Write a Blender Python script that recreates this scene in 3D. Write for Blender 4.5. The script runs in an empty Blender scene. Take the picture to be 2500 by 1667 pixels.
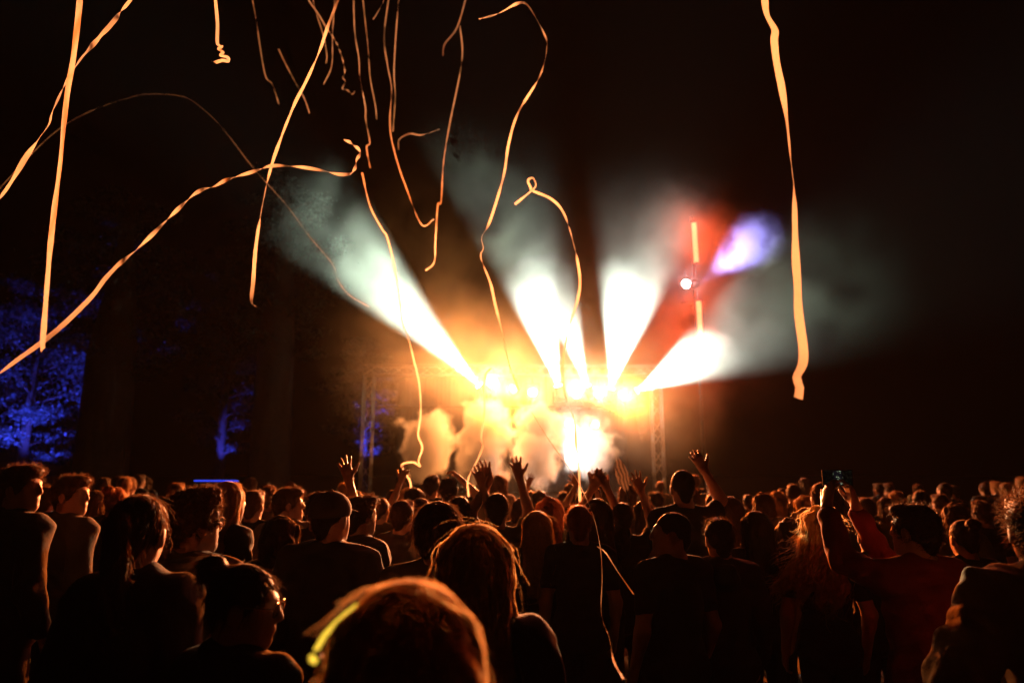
import bpy, bmesh, math, random
import numpy as np
from mathutils import Vector, Matrix, Quaternion

random.seed(7)
rng = np.random.default_rng(7)
SC = bpy.context.scene
COL = SC.collection
R = math.radians

# ------------------------------------------------------------------ camera
TILT = R(11.0)
CAM_Z = 1.80
cam_d = bpy.data.cameras.new('camera')
cam = bpy.data.objects.new('camera', cam_d); COL.objects.link(cam)
cam.location = (0, 0, CAM_Z)
cam.rotation_euler = (R(90) + TILT, 0, 0)
cam_d.sensor_width = 36; cam_d.lens = 24
cam_d.clip_start = 0.05; cam_d.clip_end = 2000
cam_d.dof.use_dof = True
cam_d.dof.focus_distance = 3.2
cam_d.dof.aperture_fstop = 1.8
SC.camera = cam

# ------------------------------------------------------------------ night sky
world = bpy.data.worlds.new('World'); SC.world = world; world.use_nodes = True
wn = world.node_tree.nodes; wl = world.node_tree.links
sky = wn.new('ShaderNodeTexSky'); sky.sky_type = 'NISHITA'; sky.sun_disc = False
sky.sun_elevation = R(-9); sky.sun_rotation = R(40)
wl.new(sky.outputs[0], wn['Background'].inputs[0])
wn['Background'].inputs[1].default_value = 0.001

vs = SC.view_settings
vs.view_transform = 'Standard'; vs.look = 'None'; vs.gamma = 1; vs.exposure = 0.0
vs.use_curve_mapping = False
cy = SC.cycles
cy.use_denoising = True
try: cy.denoiser = 'OPENIMAGEDENOISE'
except Exception: pass
cy.max_bounces = 5; cy.diffuse_bounces = 1; cy.glossy_bounces = 2; cy.transmission_bounces = 4
cy.transparent_max_bounces = 12; cy.volume_bounces = 0
cy.volume_step_rate = 1.8; cy.volume_max_steps = 256
cy.sample_clamp_indirect = 4.0
cy.use_adaptive_sampling = True; cy.adaptive_threshold = .05; cy.adaptive_min_samples = 12

# ------------------------------------------------------------------ helpers
PXW, PXH = 2500.0, 1667.0
FPX = PXW * 24 / 36
def ray(px, py):
    u = (px - PXW / 2) / FPX; v = (PXH / 2 - py) / FPX
    return Vector((u, math.cos(TILT) - v * math.sin(TILT), math.sin(TILT) + v * math.cos(TILT)))
def at(px, py, Y):
    """the point of the place that stands Y metres ahead on the line of sight of a spot of the photo"""
    d = ray(px, py)
    return Vector((0, 0, CAM_Z)) + d * (Y / d.y)
def tag(o, label=None, cat=None, group=None, kind=None):
    if label: o['label'] = label
    if cat: o['category'] = cat
    if group: o['group'] = group
    if kind: o['kind'] = kind
    return o
def empty(name, loc=(0, 0, 0), rz=0):
    o = bpy.data.objects.new(name, None); COL.objects.link(o)
    o.location = loc; o.rotation_euler = (0, 0, rz); o.empty_display_size = .1
    return o
def link_mesh(name, me, parent=None, mat=None, smooth=False):
    o = bpy.data.objects.new(name, me); COL.objects.link(o)
    if parent is not None: o.parent = parent
    if mat is not None and not me.materials: me.materials.append(mat)
    if smooth and len(me.polygons):
        me.polygons.foreach_set('use_smooth', np.ones(len(me.polygons), dtype=bool))
    return o
class MB:
    """collects boxes, tubes and sheets; build() links them as ONE mesh object"""
    def __init__(s): s.v = []; s.f = []
    def box(s, c, size, rot=None):
        c = Vector(c); n = len(s.v); hx, hy, hz = [k / 2 for k in size]
        for x in (-hx, hx):
            for y in (-hy, hy):
                for z in (-hz, hz):
                    p = Vector((x, y, z))
                    if rot is not None: p = rot @ p
                    s.v.append(c + p)
        for q in ((0,1,3,2),(4,6,7,5),(0,4,5,1),(2,3,7,6),(0,2,6,4),(1,5,7,3)):
            s.f.append([n + k for k in q])
        return s
    def tube(s, pts, r, sides=8, cap=True):
        pts = [Vector(p) for p in pts]; m = len(pts)
        rs = r if hasattr(r, '__len__') else [r] * m
        n = len(s.v); up = None
        for i, p in enumerate(pts):
            t = (pts[min(i + 1, m - 1)] - pts[max(i - 1, 0)]).normalized()
            if up is None:
                up = Vector((0, 0, 1)) if abs(t.z) < .9 else Vector((1, 0, 0))
            a = t.cross(up).normalized(); b = a.cross(t).normalized(); up = b
            for k in range(sides):
                th = 2 * math.pi * k / sides
                s.v.append(p + (a * math.cos(th) + b * math.sin(th)) * rs[i])
        for i in range(m - 1):
            for k in range(sides):
                k2 = (k + 1) % sides
                s.f.append([n + i*sides + k, n + i*sides + k2, n + (i+1)*sides + k2, n + (i+1)*sides + k])
        if cap:
            s.f.append([n + k for k in range(sides)][::-1])
            s.f.append([n + (m-1)*sides + k for k in range(sides)])
        return s
    def disc(s, c, axis, r, sides=16, dome=0.0):
        c = Vector(c); axis = Vector(axis).normalized()
        a = axis.orthogonal().normalized(); b = axis.cross(a)
        n = len(s.v)
        for k in range(sides):
            th = 2 * math.pi * k / sides
            s.v.append(c + (a * math.cos(th) + b * math.sin(th)) * r)
        s.v.append(c + axis * dome)
        for k in range(sides): s.f.append([n + k, n + (k + 1) % sides, n + sides])
        return s
    def mesh(s, name):
        me = bpy.data.meshes.new(name); me.from_pydata([tuple(v) for v in s.v], [], s.f); me.update()
        return me
    def build(s, name, mat, parent=None, smooth=False):
        return link_mesh(name, s.mesh(name), parent, mat, smooth)

# ------------------------------------------------------------------ materials
def new_mat(name):
    m = bpy.data.materials.new(name); m.use_nodes = True
    return m, m.node_tree.nodes, m.node_tree.links
def mat_plain(name, col, rough=.6, metal=0, sheen=0.0, noise=0.0, scale=40, bump=0.0):
    m, n, l = new_mat(name); b = n['Principled BSDF']
    b.inputs['Base Color'].default_value = (*col, 1); b.inputs['Roughness'].default_value = rough
    b.inputs['Metallic'].default_value = metal
    if sheen:
        b.inputs['Sheen Weight'].default_value = sheen; b.inputs['Sheen Roughness'].default_value = .35
        b.inputs['Sheen Tint'].default_value = (1, .85, .7, 1)
    if noise or bump:
        tc = n.new('ShaderNodeTexCoord'); t = n.new('ShaderNodeTexNoise')
        t.inputs['Scale'].default_value = scale; t.inputs['Detail'].default_value = 4
        l.new(tc.outputs['Object'], t.inputs['Vector'])
        if noise:
            mx = n.new('ShaderNodeMix'); mx.data_type = 'RGBA'
            mx.inputs[6].default_value = (*[c * (1 - noise) for c in col], 1)
            mx.inputs[7].default_value = (*[min(1, c * (1 + noise)) for c in col], 1)
            l.new(t.outputs['Fac'], mx.inputs[0]); l.new(mx.outputs[2], b.inputs['Base Color'])
        if bump:
            bp = n.new('ShaderNodeBump'); bp.inputs['Strength'].default_value = bump
            bp.inputs['Distance'].default_value = .01
            l.new(t.outputs['Fac'], bp.inputs['Height']); l.new(bp.outputs[0], b.inputs['Normal'])
    return m
def mat_emit(name, col, strength):
    m, n, l = new_mat(name); n.remove(n['Principled BSDF'])
    e = n.new('ShaderNodeEmission'); e.inputs[0].default_value = (*col, 1); e.inputs[1].default_value = strength
    l.new(e.outputs[0], n['Material Output'].inputs[0])
    m.cycles.emission_sampling = 'NONE'
    return m
M = {}
M['black_metal'] = mat_plain('black_metal', (.02, .02, .02), .45, .6)
M['aluminium'] = mat_plain('aluminium', (.55, .55, .56), .35, .9, noise=.15, scale=30)
M['cable_black'] = mat_plain('cable_black', (.015, .015, .015), .6)
M['drape'] = mat_plain('drape', (.012, .012, .012), .95)
M['deck'] = mat_plain('deck', (.04, .035, .03), .7, noise=.3, scale=3)
# ------------------------------------------------------------------ haze and smoke
STAGE_Y = 20.0
def vol_mat(name, col, density, g, build=None):
    m, n, l = new_mat(name); n.remove(n['Principled BSDF'])
    v = n.new('ShaderNodeVolumePrincipled')
    v.inputs['Color'].default_value = (*col, 1); v.inputs['Density'].default_value = density
    v.inputs['Anisotropy'].default_value = g
    l.new(v.outputs[0], n['Material Output'].inputs['Volume'])
    if build: l.new(build(n, l), v.inputs['Density'])
    return m
def math_node(n, l, op, a, b=None, clamp=False):
    k = n.new('ShaderNodeMath'); k.operation = op; k.use_clamp = clamp
    for i, x in enumerate((a, b)):
        if x is None: continue
        if isinstance(x, (int, float)): k.inputs[i].default_value = x
        else: l.new(x, k.inputs[i])
    return k.outputs[0]
def smooth_node(n, l, x, a, b, lo=0.0, hi=1.0):
    k = n.new('ShaderNodeMapRange'); k.interpolation_type = 'SMOOTHERSTEP'
    l.new(x, k.inputs[0])
    for i, q in zip((1, 2, 3, 4), (a, b, lo, hi)): k.inputs[i].default_value = q
    return k.outputs[0]
def puff_density(dens, scale, warp, edge=(1.0, .62), detail=3, contrast=(.25, .7), lo=.15, seed=0.0, taper=0.0):
    """density of an ellipsoid (unit sphere in object space) with a lumpy outline and uneven inside"""
    def f(n, l):
        tc = n.new('ShaderNodeTexCoord')
        off = n.new('ShaderNodeVectorMath'); off.operation = 'ADD'; off.inputs[1].default_value = (seed, seed * 1.7, -seed)
        geo = n.new('ShaderNodeNewGeometry')
        l.new(geo.outputs['Position'], off.inputs[0])
        t = n.new('ShaderNodeTexNoise'); t.inputs['Scale'].default_value = scale; t.inputs['Detail'].default_value = detail
        t.inputs['Roughness'].default_value = .55
        l.new(off.outputs[0], t.inputs['Vector'])
        ln = n.new('ShaderNodeVectorMath'); ln.operation = 'LENGTH'; l.new(tc.outputs['Object'], ln.inputs[0])
        if taper:        # narrow at the nozzle, wide at the top
            sp = n.new('ShaderNodeSeparateXYZ'); l.new(tc.outputs['Object'], sp.inputs[0])
            k = math_node(n, l, 'ADD', 1 + taper / 2, math_node(n, l, 'MULTIPLY', sp.outputs[2], -taper / 2))
            cb = n.new('ShaderNodeCombineXYZ'); l.new(math_node(n, l, 'MULTIPLY', sp.outputs[0], k), cb.inputs[0]); l.new(math_node(n, l, 'MULTIPLY', sp.outputs[1], k), cb.inputs[1]); l.new(sp.outputs[2], cb.inputs[2])
            l.new(cb.outputs[0], ln.inputs[0])
        r = math_node(n, l, 'ADD', ln.outputs['Value'], math_node(n, l, 'MULTIPLY', math_node(n, l, 'SUBTRACT', t.outputs['Fac'], .35), warp))
        shape = smooth_node(n, l, r, edge[1], edge[0], 1, 0)
        inner = smooth_node(n, l, t.outputs['Fac'], contrast[0], contrast[1], lo, 1)
        return math_node(n, l, 'MULTIPLY', math_node(n, l, 'MULTIPLY', shape, inner), dens)
    return f
def ico(sub=3):
    bm = bmesh.new(); bmesh.ops.create_icosphere(bm, subdivisions=sub, radius=1.0)
    me = bpy.data.meshes.new('puff'); bm.to_mesh(me); bm.free(); return me
def smoke(name, c, rad, mat, label, rot=(0, 0, 0)):
    o = link_mesh(name, ico(), None, mat); o.location = c; o.scale = rad; o.rotation_euler = rot
    tag(o, label, 'smoke', None, 'stuff'); return o

hz = MB().box((0, 22, 8.6), (90, 70, 19.4)).build('haze', vol_mat('haze', (1, 1, 1), .00015, .35))
tag(hz, 'thin even theatrical haze hanging over the whole field', 'haze', None, 'stuff')
# banks of fog drifting over the truss, where the beams show up white
smoke('fog_bank', at(1410, 850, STAGE_Y + .3), (6.0, 2.6, 4.1),
      vol_mat('fog_bank', (1, 1, 1), .1, .25, puff_density(.32, .5, 1.1, (1.0, .45), 3, (.3, .6), .12, 3.1)),
      'thick bank of fog over the stage truss lit by the beams')
smoke('fog_bank', at(1000, 600, STAGE_Y - 1.2), (6.0, 2.6, 5.2),
      vol_mat('fog_bank_thin', (.9, 1, .88), .03, .25, puff_density(.10, .5, 1.0, (1.0, .2), 4, (.36, .62), .03, 8.3)),  # green cast of the beam light put into the fog colour
      'drifting fog tinted with the green cast of the beam, up left of the stage')
smoke('fog_bank', at(1950, 700, STAGE_Y - .6), (5.6, 2.6, 4.4),
      vol_mat('fog_bank_right', (.88, 1, .84), .02, .25, puff_density(.008, .5, 1.0, (1.0, .05), 4, (.38, .62), .03, 1.3)),  # beam light's green mixed into this fog's colour as well
      'drifting grey fog right of the light mast')
smoke('fog_bank', at(1690, 610, STAGE_Y - .6), (2.6, 1.3, 3.4),
      vol_mat('fog_bank_red', (1, 1, 1), .05, .2, puff_density(.06, .5, .9, (1.0, .3), 3, (.25, .62), .2, 5.3)),
      'fog hanging round the mast with the red tubes')
smoke('fog_bank', at(1330, 860, STAGE_Y - .5), (11.5, 5.0, 8.5),
      vol_mat('fog_bank_wide', (1, 1, 1), .01, .3, puff_density(.042, .34, .8, (1.0, .0), 3, (.34, .62), .06, 2.3)),
      'wide thin warm fog spread round the whole stage')
smoke('fog_bank', at(1825, 600, STAGE_Y + .4), (1.7, 1.0, 1.3),
      vol_mat('fog_puff_blue', (1, 1, 1), .1, .2, puff_density(.7, 1.1, .9, (1.0, .4), 3, (.3, .6), .1, 4.3)),
      'small puff of fog that the blue beam lights, right of the red tubes', (0, R(-35), 0))
for wx, wy, wr, wd, wl in ((1020, 860, (4.2, 1.8, 3.2), .45, 'fog bank added to spread the amber glow left of the stage lamps'), (1610, 960, (2.8, 1.6, 3.0), .36, 'fog bank added to spread the amber glow round the right lattice tower')):  # added fog banks, placed and tinted to carry the amber glow outward
    smoke('fog_bank', at(wx, wy, STAGE_Y - 1.6), wr,
          vol_mat('fog_bank_glow', (1, .95, .88), .05, .3, puff_density(wd, .6, .8, (1.0, .0), 3, (.28, .62), .15, wx * .01)), wl)
# jets blown up from the stage edge: dense, with billowing edges
def jet(px, top, base, w, Y, dens, seed, label, rough=1.25):
    a = at(px, top, Y); b = at(px, base, Y)
    h = (a.z - b.z) / 2; rx = w / FPX * Y / 2
    smoke('smoke_jet', (a + b) / 2, (rx * 1.45, rx * 1.15, h * 1.35),
          vol_mat('smoke_jet', (1, 1, 1), dens, .1, puff_density(dens, 1.9, rough, (.86, .66), 5, (.22, .5), .5, seed, .5)), label)
jet(1042, 985, 1215, 175, STAGE_Y - 2.2, 3.0, 2.2, 'leftmost smoke jet, dim and beige, beside the left lattice tower')
jet(1184, 965, 1215, 190, STAGE_Y - 2.5, 3.4, 4.7, 'tall orange lit smoke jet second from the left on stage')
jet(1310, 960, 1220, 170, STAGE_Y - 2.4, 3.4, 9.9, 'bright yellow smoke jet rising at the middle of the stage')
jet(1430, 1010, 1190, 190, STAGE_Y - .7, 1.1, 6.4, 'round pinkish smoke puff around the white floor light')
jet(1572, 965, 1085, 44, STAGE_Y - .4, 1.6, 1.4, 'thin grey wisp of smoke left of the right lattice tower')

# ------------------------------------------------------------------ lamps
def lamp_light(name, kind, parent, loc, col, power, target=None, size=None, blend=.3, radius=.06):
    d = bpy.data.lights.new(name, kind); d.color = col; d.energy = power
    if kind == 'SPOT': d.spot_size = size; d.spot_blend = blend; d.shadow_soft_size = radius
    elif kind == 'POINT': d.shadow_soft_size = radius
    o = bpy.data.objects.new(name, d); COL.objects.link(o); o.parent = parent; o.location = loc
    if target is not None:
        o.rotation_euler = Vector(target).to_track_quat('-Z', 'Y').to_euler()
    return o
def rotd(v):
    return Vector(v).to_track_quat('-Z', 'Y').to_matrix()
LENS = {}
def lens_mat(col, s):
    k = (tuple(col), s)
    if k not in LENS: LENS[k] = mat_emit('lens', col, s)
    return LENS[k]
def moving_head(loc, d, col, power, size, label, lens_s=60, blend=.8, lens_r=.11, hang=True):
    """beam lamp hung from the truss: clamp base, yoke, barrel, lens"""
    root = empty('moving_head_light', loc); tag(root, label, 'stage light', 'beam lights on the stage truss')
    s = 1 if hang else -1
    MB().box((0, 0, .36 * s), (.34, .26, .16)).box((0, 0, .46 * s), (.06, .06, .08)).build('base', M['black_metal'], root)
    for q in (-.19, .19): MB().box((q, 0, .14 * s), (.04, .14, .34)).build('yoke_arm', M['black_metal'], root)
    d = Vector(d).normalized()
    b = MB().tube([d * -.2, d * -.12, d * .1, d * .2], [.1, .145, .15, .135], 14).build('barrel', M['black_metal'], root, True)
    MB().disc(d * .205, d, lens_r, 18, .02).build('lens', lens_mat(col, lens_s), b)
    lamp_light('beam', 'SPOT', root, d * .26, col, power, d, size * 1.15, blend, .05)
    return root
def dir2(px, py, qx, qy, Y0, toward=0.0):
    a = at(px, py, Y0); b = at(qx, qy, Y0); d = (b - a).normalized()
    d.y -= toward; return d.normalized()
WH = (.86, 1.0, .83)
def beam_dir(deg, toward):          # deg from vertical, clockwise seen from the crowd
    d = Vector((math.sin(R(deg)), -toward, math.cos(R(deg)))); return d.normalized()
BP = 60000
moving_head(at(1182, 952, STAGE_Y), beam_dir(-45, .25), WH, BP * 1.3, R(25), 'leftmost beam light on the truss, its white beam slanting up left', hang=False)
moving_head(at(1367, 958, STAGE_Y), beam_dir(-15, .2), WH, BP, R(30), 'beam light above the middle smoke jets with a white beam leaning left', hang=False)
moving_head(at(1438, 958, STAGE_Y), beam_dir(-18, .2), WH, BP * .3, R(26), 'beam light with the small short white beam, middle of the truss', hang=False)
moving_head(at(1488, 965, STAGE_Y), beam_dir(12, .2), WH, BP, R(36), 'beam light with the wide upright white beam, right of middle', hang=False)
moving_head(at(1540, 962, STAGE_Y), beam_dir(62, .2), WH, BP * 1.25, R(42), 'rightmost beam light on the truss with a white beam to the right', hang=False)

AMB = (1.0, .32, .08); FLOOD = (1.0, .15, .014); WARM = (1.0, .60, .28)
def blinder(loc, power, label, aim=(0, -1, -.08), lens_s=90, col=AMB, lens_r=.12, size=R(150), blend=.8):
    root = empty('blinder_light', loc); tag(root, label, 'stage light', 'amber blinder lights on the stage truss')
    a = Vector(aim).normalized()
    MB().tube([a * -.2, a * -.15, a * .1], [.07, .15, .17], 14).build('can', M['black_metal'], root, True)
    MB().tube([(-.2, 0, 0), (-.2, 0, .26), (.2, 0, .26), (.2, 0, 0)], .014, 6).tube([(0, 0, .26), (0, 0, .42)], .02, 6).build('bracket', M['black_metal'], root)
    MB().disc(a * .105, a, lens_r, 18, .015).build('lens', lens_mat(col, lens_s), root)
    lamp_light('flood', 'SPOT', root, a * .17, col, power, a, size, blend, .1)
    return root
AP = 9000
for px, py, k, lab in ((1205, 932, 1.5, 'amber blinder beside the leftmost beam light, a small round glare'),
                       (1255, 948, 1.2, 'amber blinder with the widest glare, left half of the truss'),
                       (1300, 958, .6, 'amber blinder over the yellow smoke jet'),
                       (1408, 962, .9, 'warm white blinder between the two middle beam lights'),
                       (1462, 962, .6, 'amber blinder left of the wide upright beam'),
                       (1520, 962, .8, 'rightmost amber blinder on the truss')):
    if px == 1408: blinder(at(px, py, STAGE_Y - .25), AP * 2.5, lab, (-.13, -1, -.04), size=R(27), blend=.6, col=WARM, lens_s=40)
    elif px in (1255, 1520): blinder(at(px, py, STAGE_Y - .25), AP * 3.2 * k, lab, (-.10, -1, -.19), size=R(50), blend=.8, col=FLOOD, lens_s=40)
    else: blinder(at(px, py, STAGE_Y - .25), AP * .32 * k, lab, (0, -1, -.08), size=R(172), blend=.3)
# white floor light in the smoke and two small eye lights
def floor_can(loc, power, label, col, lens_s, aim, size=R(110), r=.12):
    root = empty('floor_light', loc); tag(root, label, 'stage light')
    a = Vector(aim).normalized()
    MB().tube([a * -.22, a * -.16, a * .1], [.07, .14, .16], 14).build('can', M['black_metal'], root, True)
    MB().box((0, 0, -.2), (.3, .2, .03)).box((-.17, 0, -.08), (.02, .05, .24)).box((.17, 0, -.08), (.02, .05, .24)).build('bracket', M['black_metal'], root)
    MB().disc(a * .105, a, r, 18, .015).build('lens', lens_mat(col, lens_s), root)
    lamp_light('flood', 'SPOT', root, a * .17, col, power, a, size, .6, .08)
    return root
floor_can(at(1402, 1118, STAGE_Y + .2), 520, 'white floor light glaring through the pinkish smoke puff', (1, .93, .85), 120, (0, -1, .12))
floor_can(at(1388, 1037, STAGE_Y + .6), 500, 'small warm light above the white floor light, left one', (1, .8, .5), 60, (0, -1, 0), R(90), .09)
floor_can(at(1452, 1037, STAGE_Y + .6), 400, 'small warm light above the white floor light, right one', (1, .8, .5), 40, (0, -1, 0), R(90), .09)
# mast right of the stage: red tubes, a white lamp, a blue beam
moving_head(at(1697, 698, STAGE_Y + .6), beam_dir(52, .05), (.36, .33, 1.0), 15000, R(46), 'blue beam light high on the mast between the red tubes', blend=1.0, lens_s=6, lens_r=.06).scale = (.6, .6, .6)
bl = blinder(at(1673, 695, STAGE_Y + .4), 160, 'small round white lamp on the mast between the red tubes', (0, -1, -.05), 60, (.95, .95, 1.0), .12, R(120))
bl['group'] = 'lamps on the mast'
RED = (1.0, .1, .03)
def led_tube(p0, p1, label, power):
    a = at(*p0, STAGE_Y + .6); b = at(*p1, STAGE_Y + .6)
    root = empty('led_tube_light', (a + b) / 2); tag(root, label, 'tube light', 'red led tubes on the mast')
    c = (a + b) / 2
    MB().tube([a - c, b - c], .075, 12).build('tube', lens_mat((1, .2, .08), 3.2), root, True)
    MB().tube([a - c + Vector((0, 0, .05)), a - c], .05, 10).build('end_cap', M['black_metal'], root)
    MB().tube([b - c, b - c - Vector((0, 0, .05))], .05, 10).build('end_cap', M['black_metal'], root)
    MB().box((0, .07, 0), (.05, .05, (a - b).length)).build('mounting_rail', M['black_metal'], root)
    for k in (-.3, .3):
        lamp_light('glow', 'SPOT', root, (a - b) * k + Vector((0, -.12, 0)), RED, power, (0, -1, 0), R(150), .6, .1)
led_tube((1694, 545), (1700, 641), 'upper red led tube on the mast right of the stage', 1000)
led_tube((1705, 736), (1711, 836), 'lower red led tube on the mast right of the stage', 1000)
# ------------------------------------------------------------------ ground, stage, mast, trees
def mat_ground():
    m, n, l = new_mat('trodden_grass'); b = n['Principled BSDF']; b.inputs['Roughness'].default_value = .95
    tc = n.new('ShaderNodeTexCoord'); t = n.new('ShaderNodeTexNoise'); t.inputs['Scale'].default_value = .6; t.inputs['Detail'].default_value = 8
    l.new(tc.outputs['Object'], t.inputs['Vector']); cr = n.new('ShaderNodeValToRGB')
    cr.color_ramp.elements[0].position = .35; cr.color_ramp.elements[0].color = (.03, .045, .015, 1)
    cr.color_ramp.elements[1].position = .7; cr.color_ramp.elements[1].color = (.09, .07, .04, 1)
    l.new(t.outputs['Fac'], cr.inputs[0]); l.new(cr.outputs[0], b.inputs['Base Color'])
    bp = n.new('ShaderNodeBump'); bp.inputs['Strength'].default_value = .6; l.new(t.outputs['Fac'], bp.inputs['Height']); l.new(bp.outputs[0], b.inputs['Normal'])
    return m
gb = MB(); gb.v = [Vector(q) for q in ((-400, -100, 0), (400, -100, 0), (400, 700, 0), (-400, 700, 0))]; gb.f = [[0, 1, 2, 3]]
g_ = gb.build('ground', mat_ground()); tag(g_, kind='structure', label='dark trodden grass of the concert field')

xL = at(886, 1100, STAGE_Y).x; xR = at(1616, 1100, STAGE_Y).x
st = empty('stage', ((xL + xR) / 2, STAGE_Y + 2.2, 0)); tag(st, 'dark open stage with a black rear drape behind the smoke jets', 'stage')
wS = xR - xL - .5
for k in range(4):
    MB().box((-wS / 2 + (k + .5) * wS / 4, 0, 1.12), (wS / 4 - .008, 4.6, .12)).build('deck_panel', M['deck'], st)
MB().box((0, -2.27, .53), (wS - .02, .03, 1.05)).build('skirt', M['drape'], st)
dr = MB(); nd = 90
for k in range(nd + 1):
    x = -wS / 2 + wS * k / nd; y = 2.2 + .05 * math.sin(k * 1.9) + .03 * math.sin(k * .7)
    dr.v += [Vector((x, y, 1.19)), Vector((x, y, 5.6))]
for k in range(nd): dr.f.append([2*k, 2*k+2, 2*k+3, 2*k+1])
dr.build('rear_drape', M['drape'], st, True)

def lattice(root, length, axis='Z', w=.29, bay=.42):
    """box truss of four chords with diagonal braces on each side, every tube its own part"""
    ax = {'Z': Matrix.Identity(3), 'X': Matrix.Rotation(R(90), 3, 'Y')}[axis]
    for sx in (-1, 1):
        for sy in (-1, 1):
            p = Vector((sx * w / 2, sy * w / 2, 0)); q = p + Vector((0, 0, length))
            MB().tube([ax @ p, ax @ q], .025, 8).build('chord', M['aluminium'], root, True)
    nb = int(length / bay); bl_ = length / nb; shared = {}
    for face in range(4):
        rot = Matrix.Rotation(R(90 * face), 3, 'Z')
        for i in range(nb):
            s = 1 if i % 2 else -1
            key = (face, s)
            if key not in shared:
                shared[key] = MB().tube([ax @ (rot @ Vector((-s * w / 2, -w / 2, 0))), ax @ (rot @ Vector((s * w / 2, -w / 2, bl_)))], .011, 5).mesh('brace')
                shared[key].materials.append(M['aluminium'])
            o = bpy.data.objects.new('brace', shared[key]); COL.objects.link(o); o.parent = root
            o.location = ax @ Vector((0, 0, i * bl_))
zT = at(1552, 905, STAGE_Y + .5).z
for px, lab in ((886, 'left lattice tower of the stage in front of the blue tree'), (1616, 'right lattice tower of the stage lit amber')):
    t = empty('truss_tower', (at(px, 1100, STAGE_Y).x, STAGE_Y + .5, 0)); tag(t, lab, 'truss tower', 'lattice towers holding the stage truss')
    MB().box((0, 0, .02), (.7, .7, .04)).build('base_plate', M['black_metal'], t)
    t2 = t; lattice(t2, zT - .16)
tr = empty('stage_truss', (xL - .15, STAGE_Y + .5, zT)); tag(tr, 'horizontal lattice truss across the top of the stage', 'truss'); lattice(tr, xR - xL + .3, 'X')
# pipe the lamps stand on, hung from the truss
zP = at(1367, 958, STAGE_Y).z - .42
lp = empty('lamp_bar', ((xL + xR) / 2, STAGE_Y, zP)); tag(lp, 'black bar carrying the row of stage lamps below the truss', 'lamp bar')
MB().tube([(-(xR - xL) / 2 + .4, 0, 0), ((xR - xL) / 2 - .4, 0, 0)], .03, 8).build('pipe', M['black_metal'], lp, True)
for k in (-3, -1, 1, 3):
    MB().tube([(k, 0, 0), (k, .38, zT - zP - .1)], .018, 6).build('hanger', M['black_metal'], lp)
# mast with the red tubes
mx = at(1708, 900, STAGE_Y + .75)
ms_ = empty('light_mast', (mx.x, STAGE_Y + .78, 0)); tag(ms_, 'tall thin dark mast right of the stage holding the red tubes', 'mast')
zM = at(1690, 530, STAGE_Y + .78).z
MB().tube([(0, 0, 0), (-.0, 0, zM)], [.06, .045], 10).build('pole', M['black_metal'], ms_, True)
MB().box((0, 0, .02), (.9, .9, .04)).build('base_plate', M['black_metal'], ms_)
for zz in (at(1697, 698, STAGE_Y).z - .35,):
    MB().tube([(-.5, -.1, zz), (.1, -.1, zz)], .025, 6).build('cross_arm', M['black_metal'], ms_)

# trees on the left, uplit in blue
def mat_leaf(name, col):
    m, n, l = new_mat(name); b = n['Principled BSDF']; b.inputs['Roughness'].default_value = .5
    oi = n.new('ShaderNodeNewGeometry'); mx_ = n.new('ShaderNodeMix'); mx_.data_type = 'RGBA'
    mx_.inputs[6].default_value = (*[c * .6 for c in col], 1); mx_.inputs[7].default_value = (*[c * 1.5 for c in col], 1)
    l.new(oi.outputs['Random Per Island'], mx_.inputs[0]); l.new(mx_.outputs[2], b.inputs['Base Color'])
    t = n.new('ShaderNodeBsdfTranslucent'); l.new(mx_.outputs[2], t.inputs[0]); ms = n.new('ShaderNodeMixShader'); ms.inputs[0].default_value = .35
    l.new(b.outputs[0], ms.inputs[1]); l.new(t.outputs[0], ms.inputs[2]); l.new(ms.outputs[0], n['Material Output'].inputs[0])
    return m
LEAF = mat_leaf('leaf', (.06, .10, .09)); BARK = mat_plain('bark', (.06, .045, .035), .9, noise=.4, scale=6, bump=.6)
def tree(px, Y, z0, z1, rad, n, label, seed, leaf=.16, trunk_r=.22):
    g = np.random.default_rng(seed); x = at(px, 1150, Y).x
    root = empty('tree', (x, Y, 0)); tag(root, label, 'tree', 'trees left of the stage')
    mb = MB(); mb.tube([(0, 0, 0), (.05, 0, 1.5), (-.05, .05, z0 + 1), (.05, 0, (z0 + z1) / 2), (0, 0, z1 - .6)], [trunk_r * 1.3, trunk_r, trunk_r * .9, trunk_r * .5, .03], 10)
    tips = []
    for k in range(26):
        z = z0 - .4 + (z1 - z0) * (k + g.uniform(0, 1)) / 27; a = k * 2.4 + g.uniform(-.4, .4)
        f = 1 - abs((z - z0) / (z1 - z0) - .35) * 1.1; L = rad * max(.3, f) * g.uniform(.75, 1.05)
        p0 = Vector((0, 0, z)); p1 = p0 + Vector((math.cos(a) * L * .5, math.sin(a) * L * .5, L * .22)); p2 = p0 + Vector((math.cos(a) * L, math.sin(a) * L, L * .30))
        mb.tube([p0, p1, p2], [.055, .035, .01], 5, False); tips += [(p1, L * .35), (p2, L * .30), ((p1 + p2) / 2, L * .35)]
    mb.build('trunk', BARK, root, True)
    C = np.array([t[0] for t in tips]); W = np.array([max(.3, t[1]) for t in tips])
    i = g.integers(0, len(tips), n); c = C[i] + g.normal(size=(n, 3)) * (W[i] * .55)[:, None] * vec(1, 1, .45)
    d1 = unit_r(g.normal(size=(n, 3)) + vec(0, 0, -.2)); d2 = unit_r(np.cross(d1, g.normal(size=(n, 3))))
    s = (leaf * g.uniform(.5, 1.2, n))[:, None]
    v = np.stack([c - d1 * s / 2, c + d2 * s * .28, c + d1 * s / 2, c - d2 * s * .28], 1).reshape(-1, 3)
    me = bpy.data.meshes.new('crown'); me.from_pydata(v.tolist(), [], np.arange(4 * n).reshape(-1, 4).tolist()); me.update()
    link_mesh('crown', me, root, LEAF); return root
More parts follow.
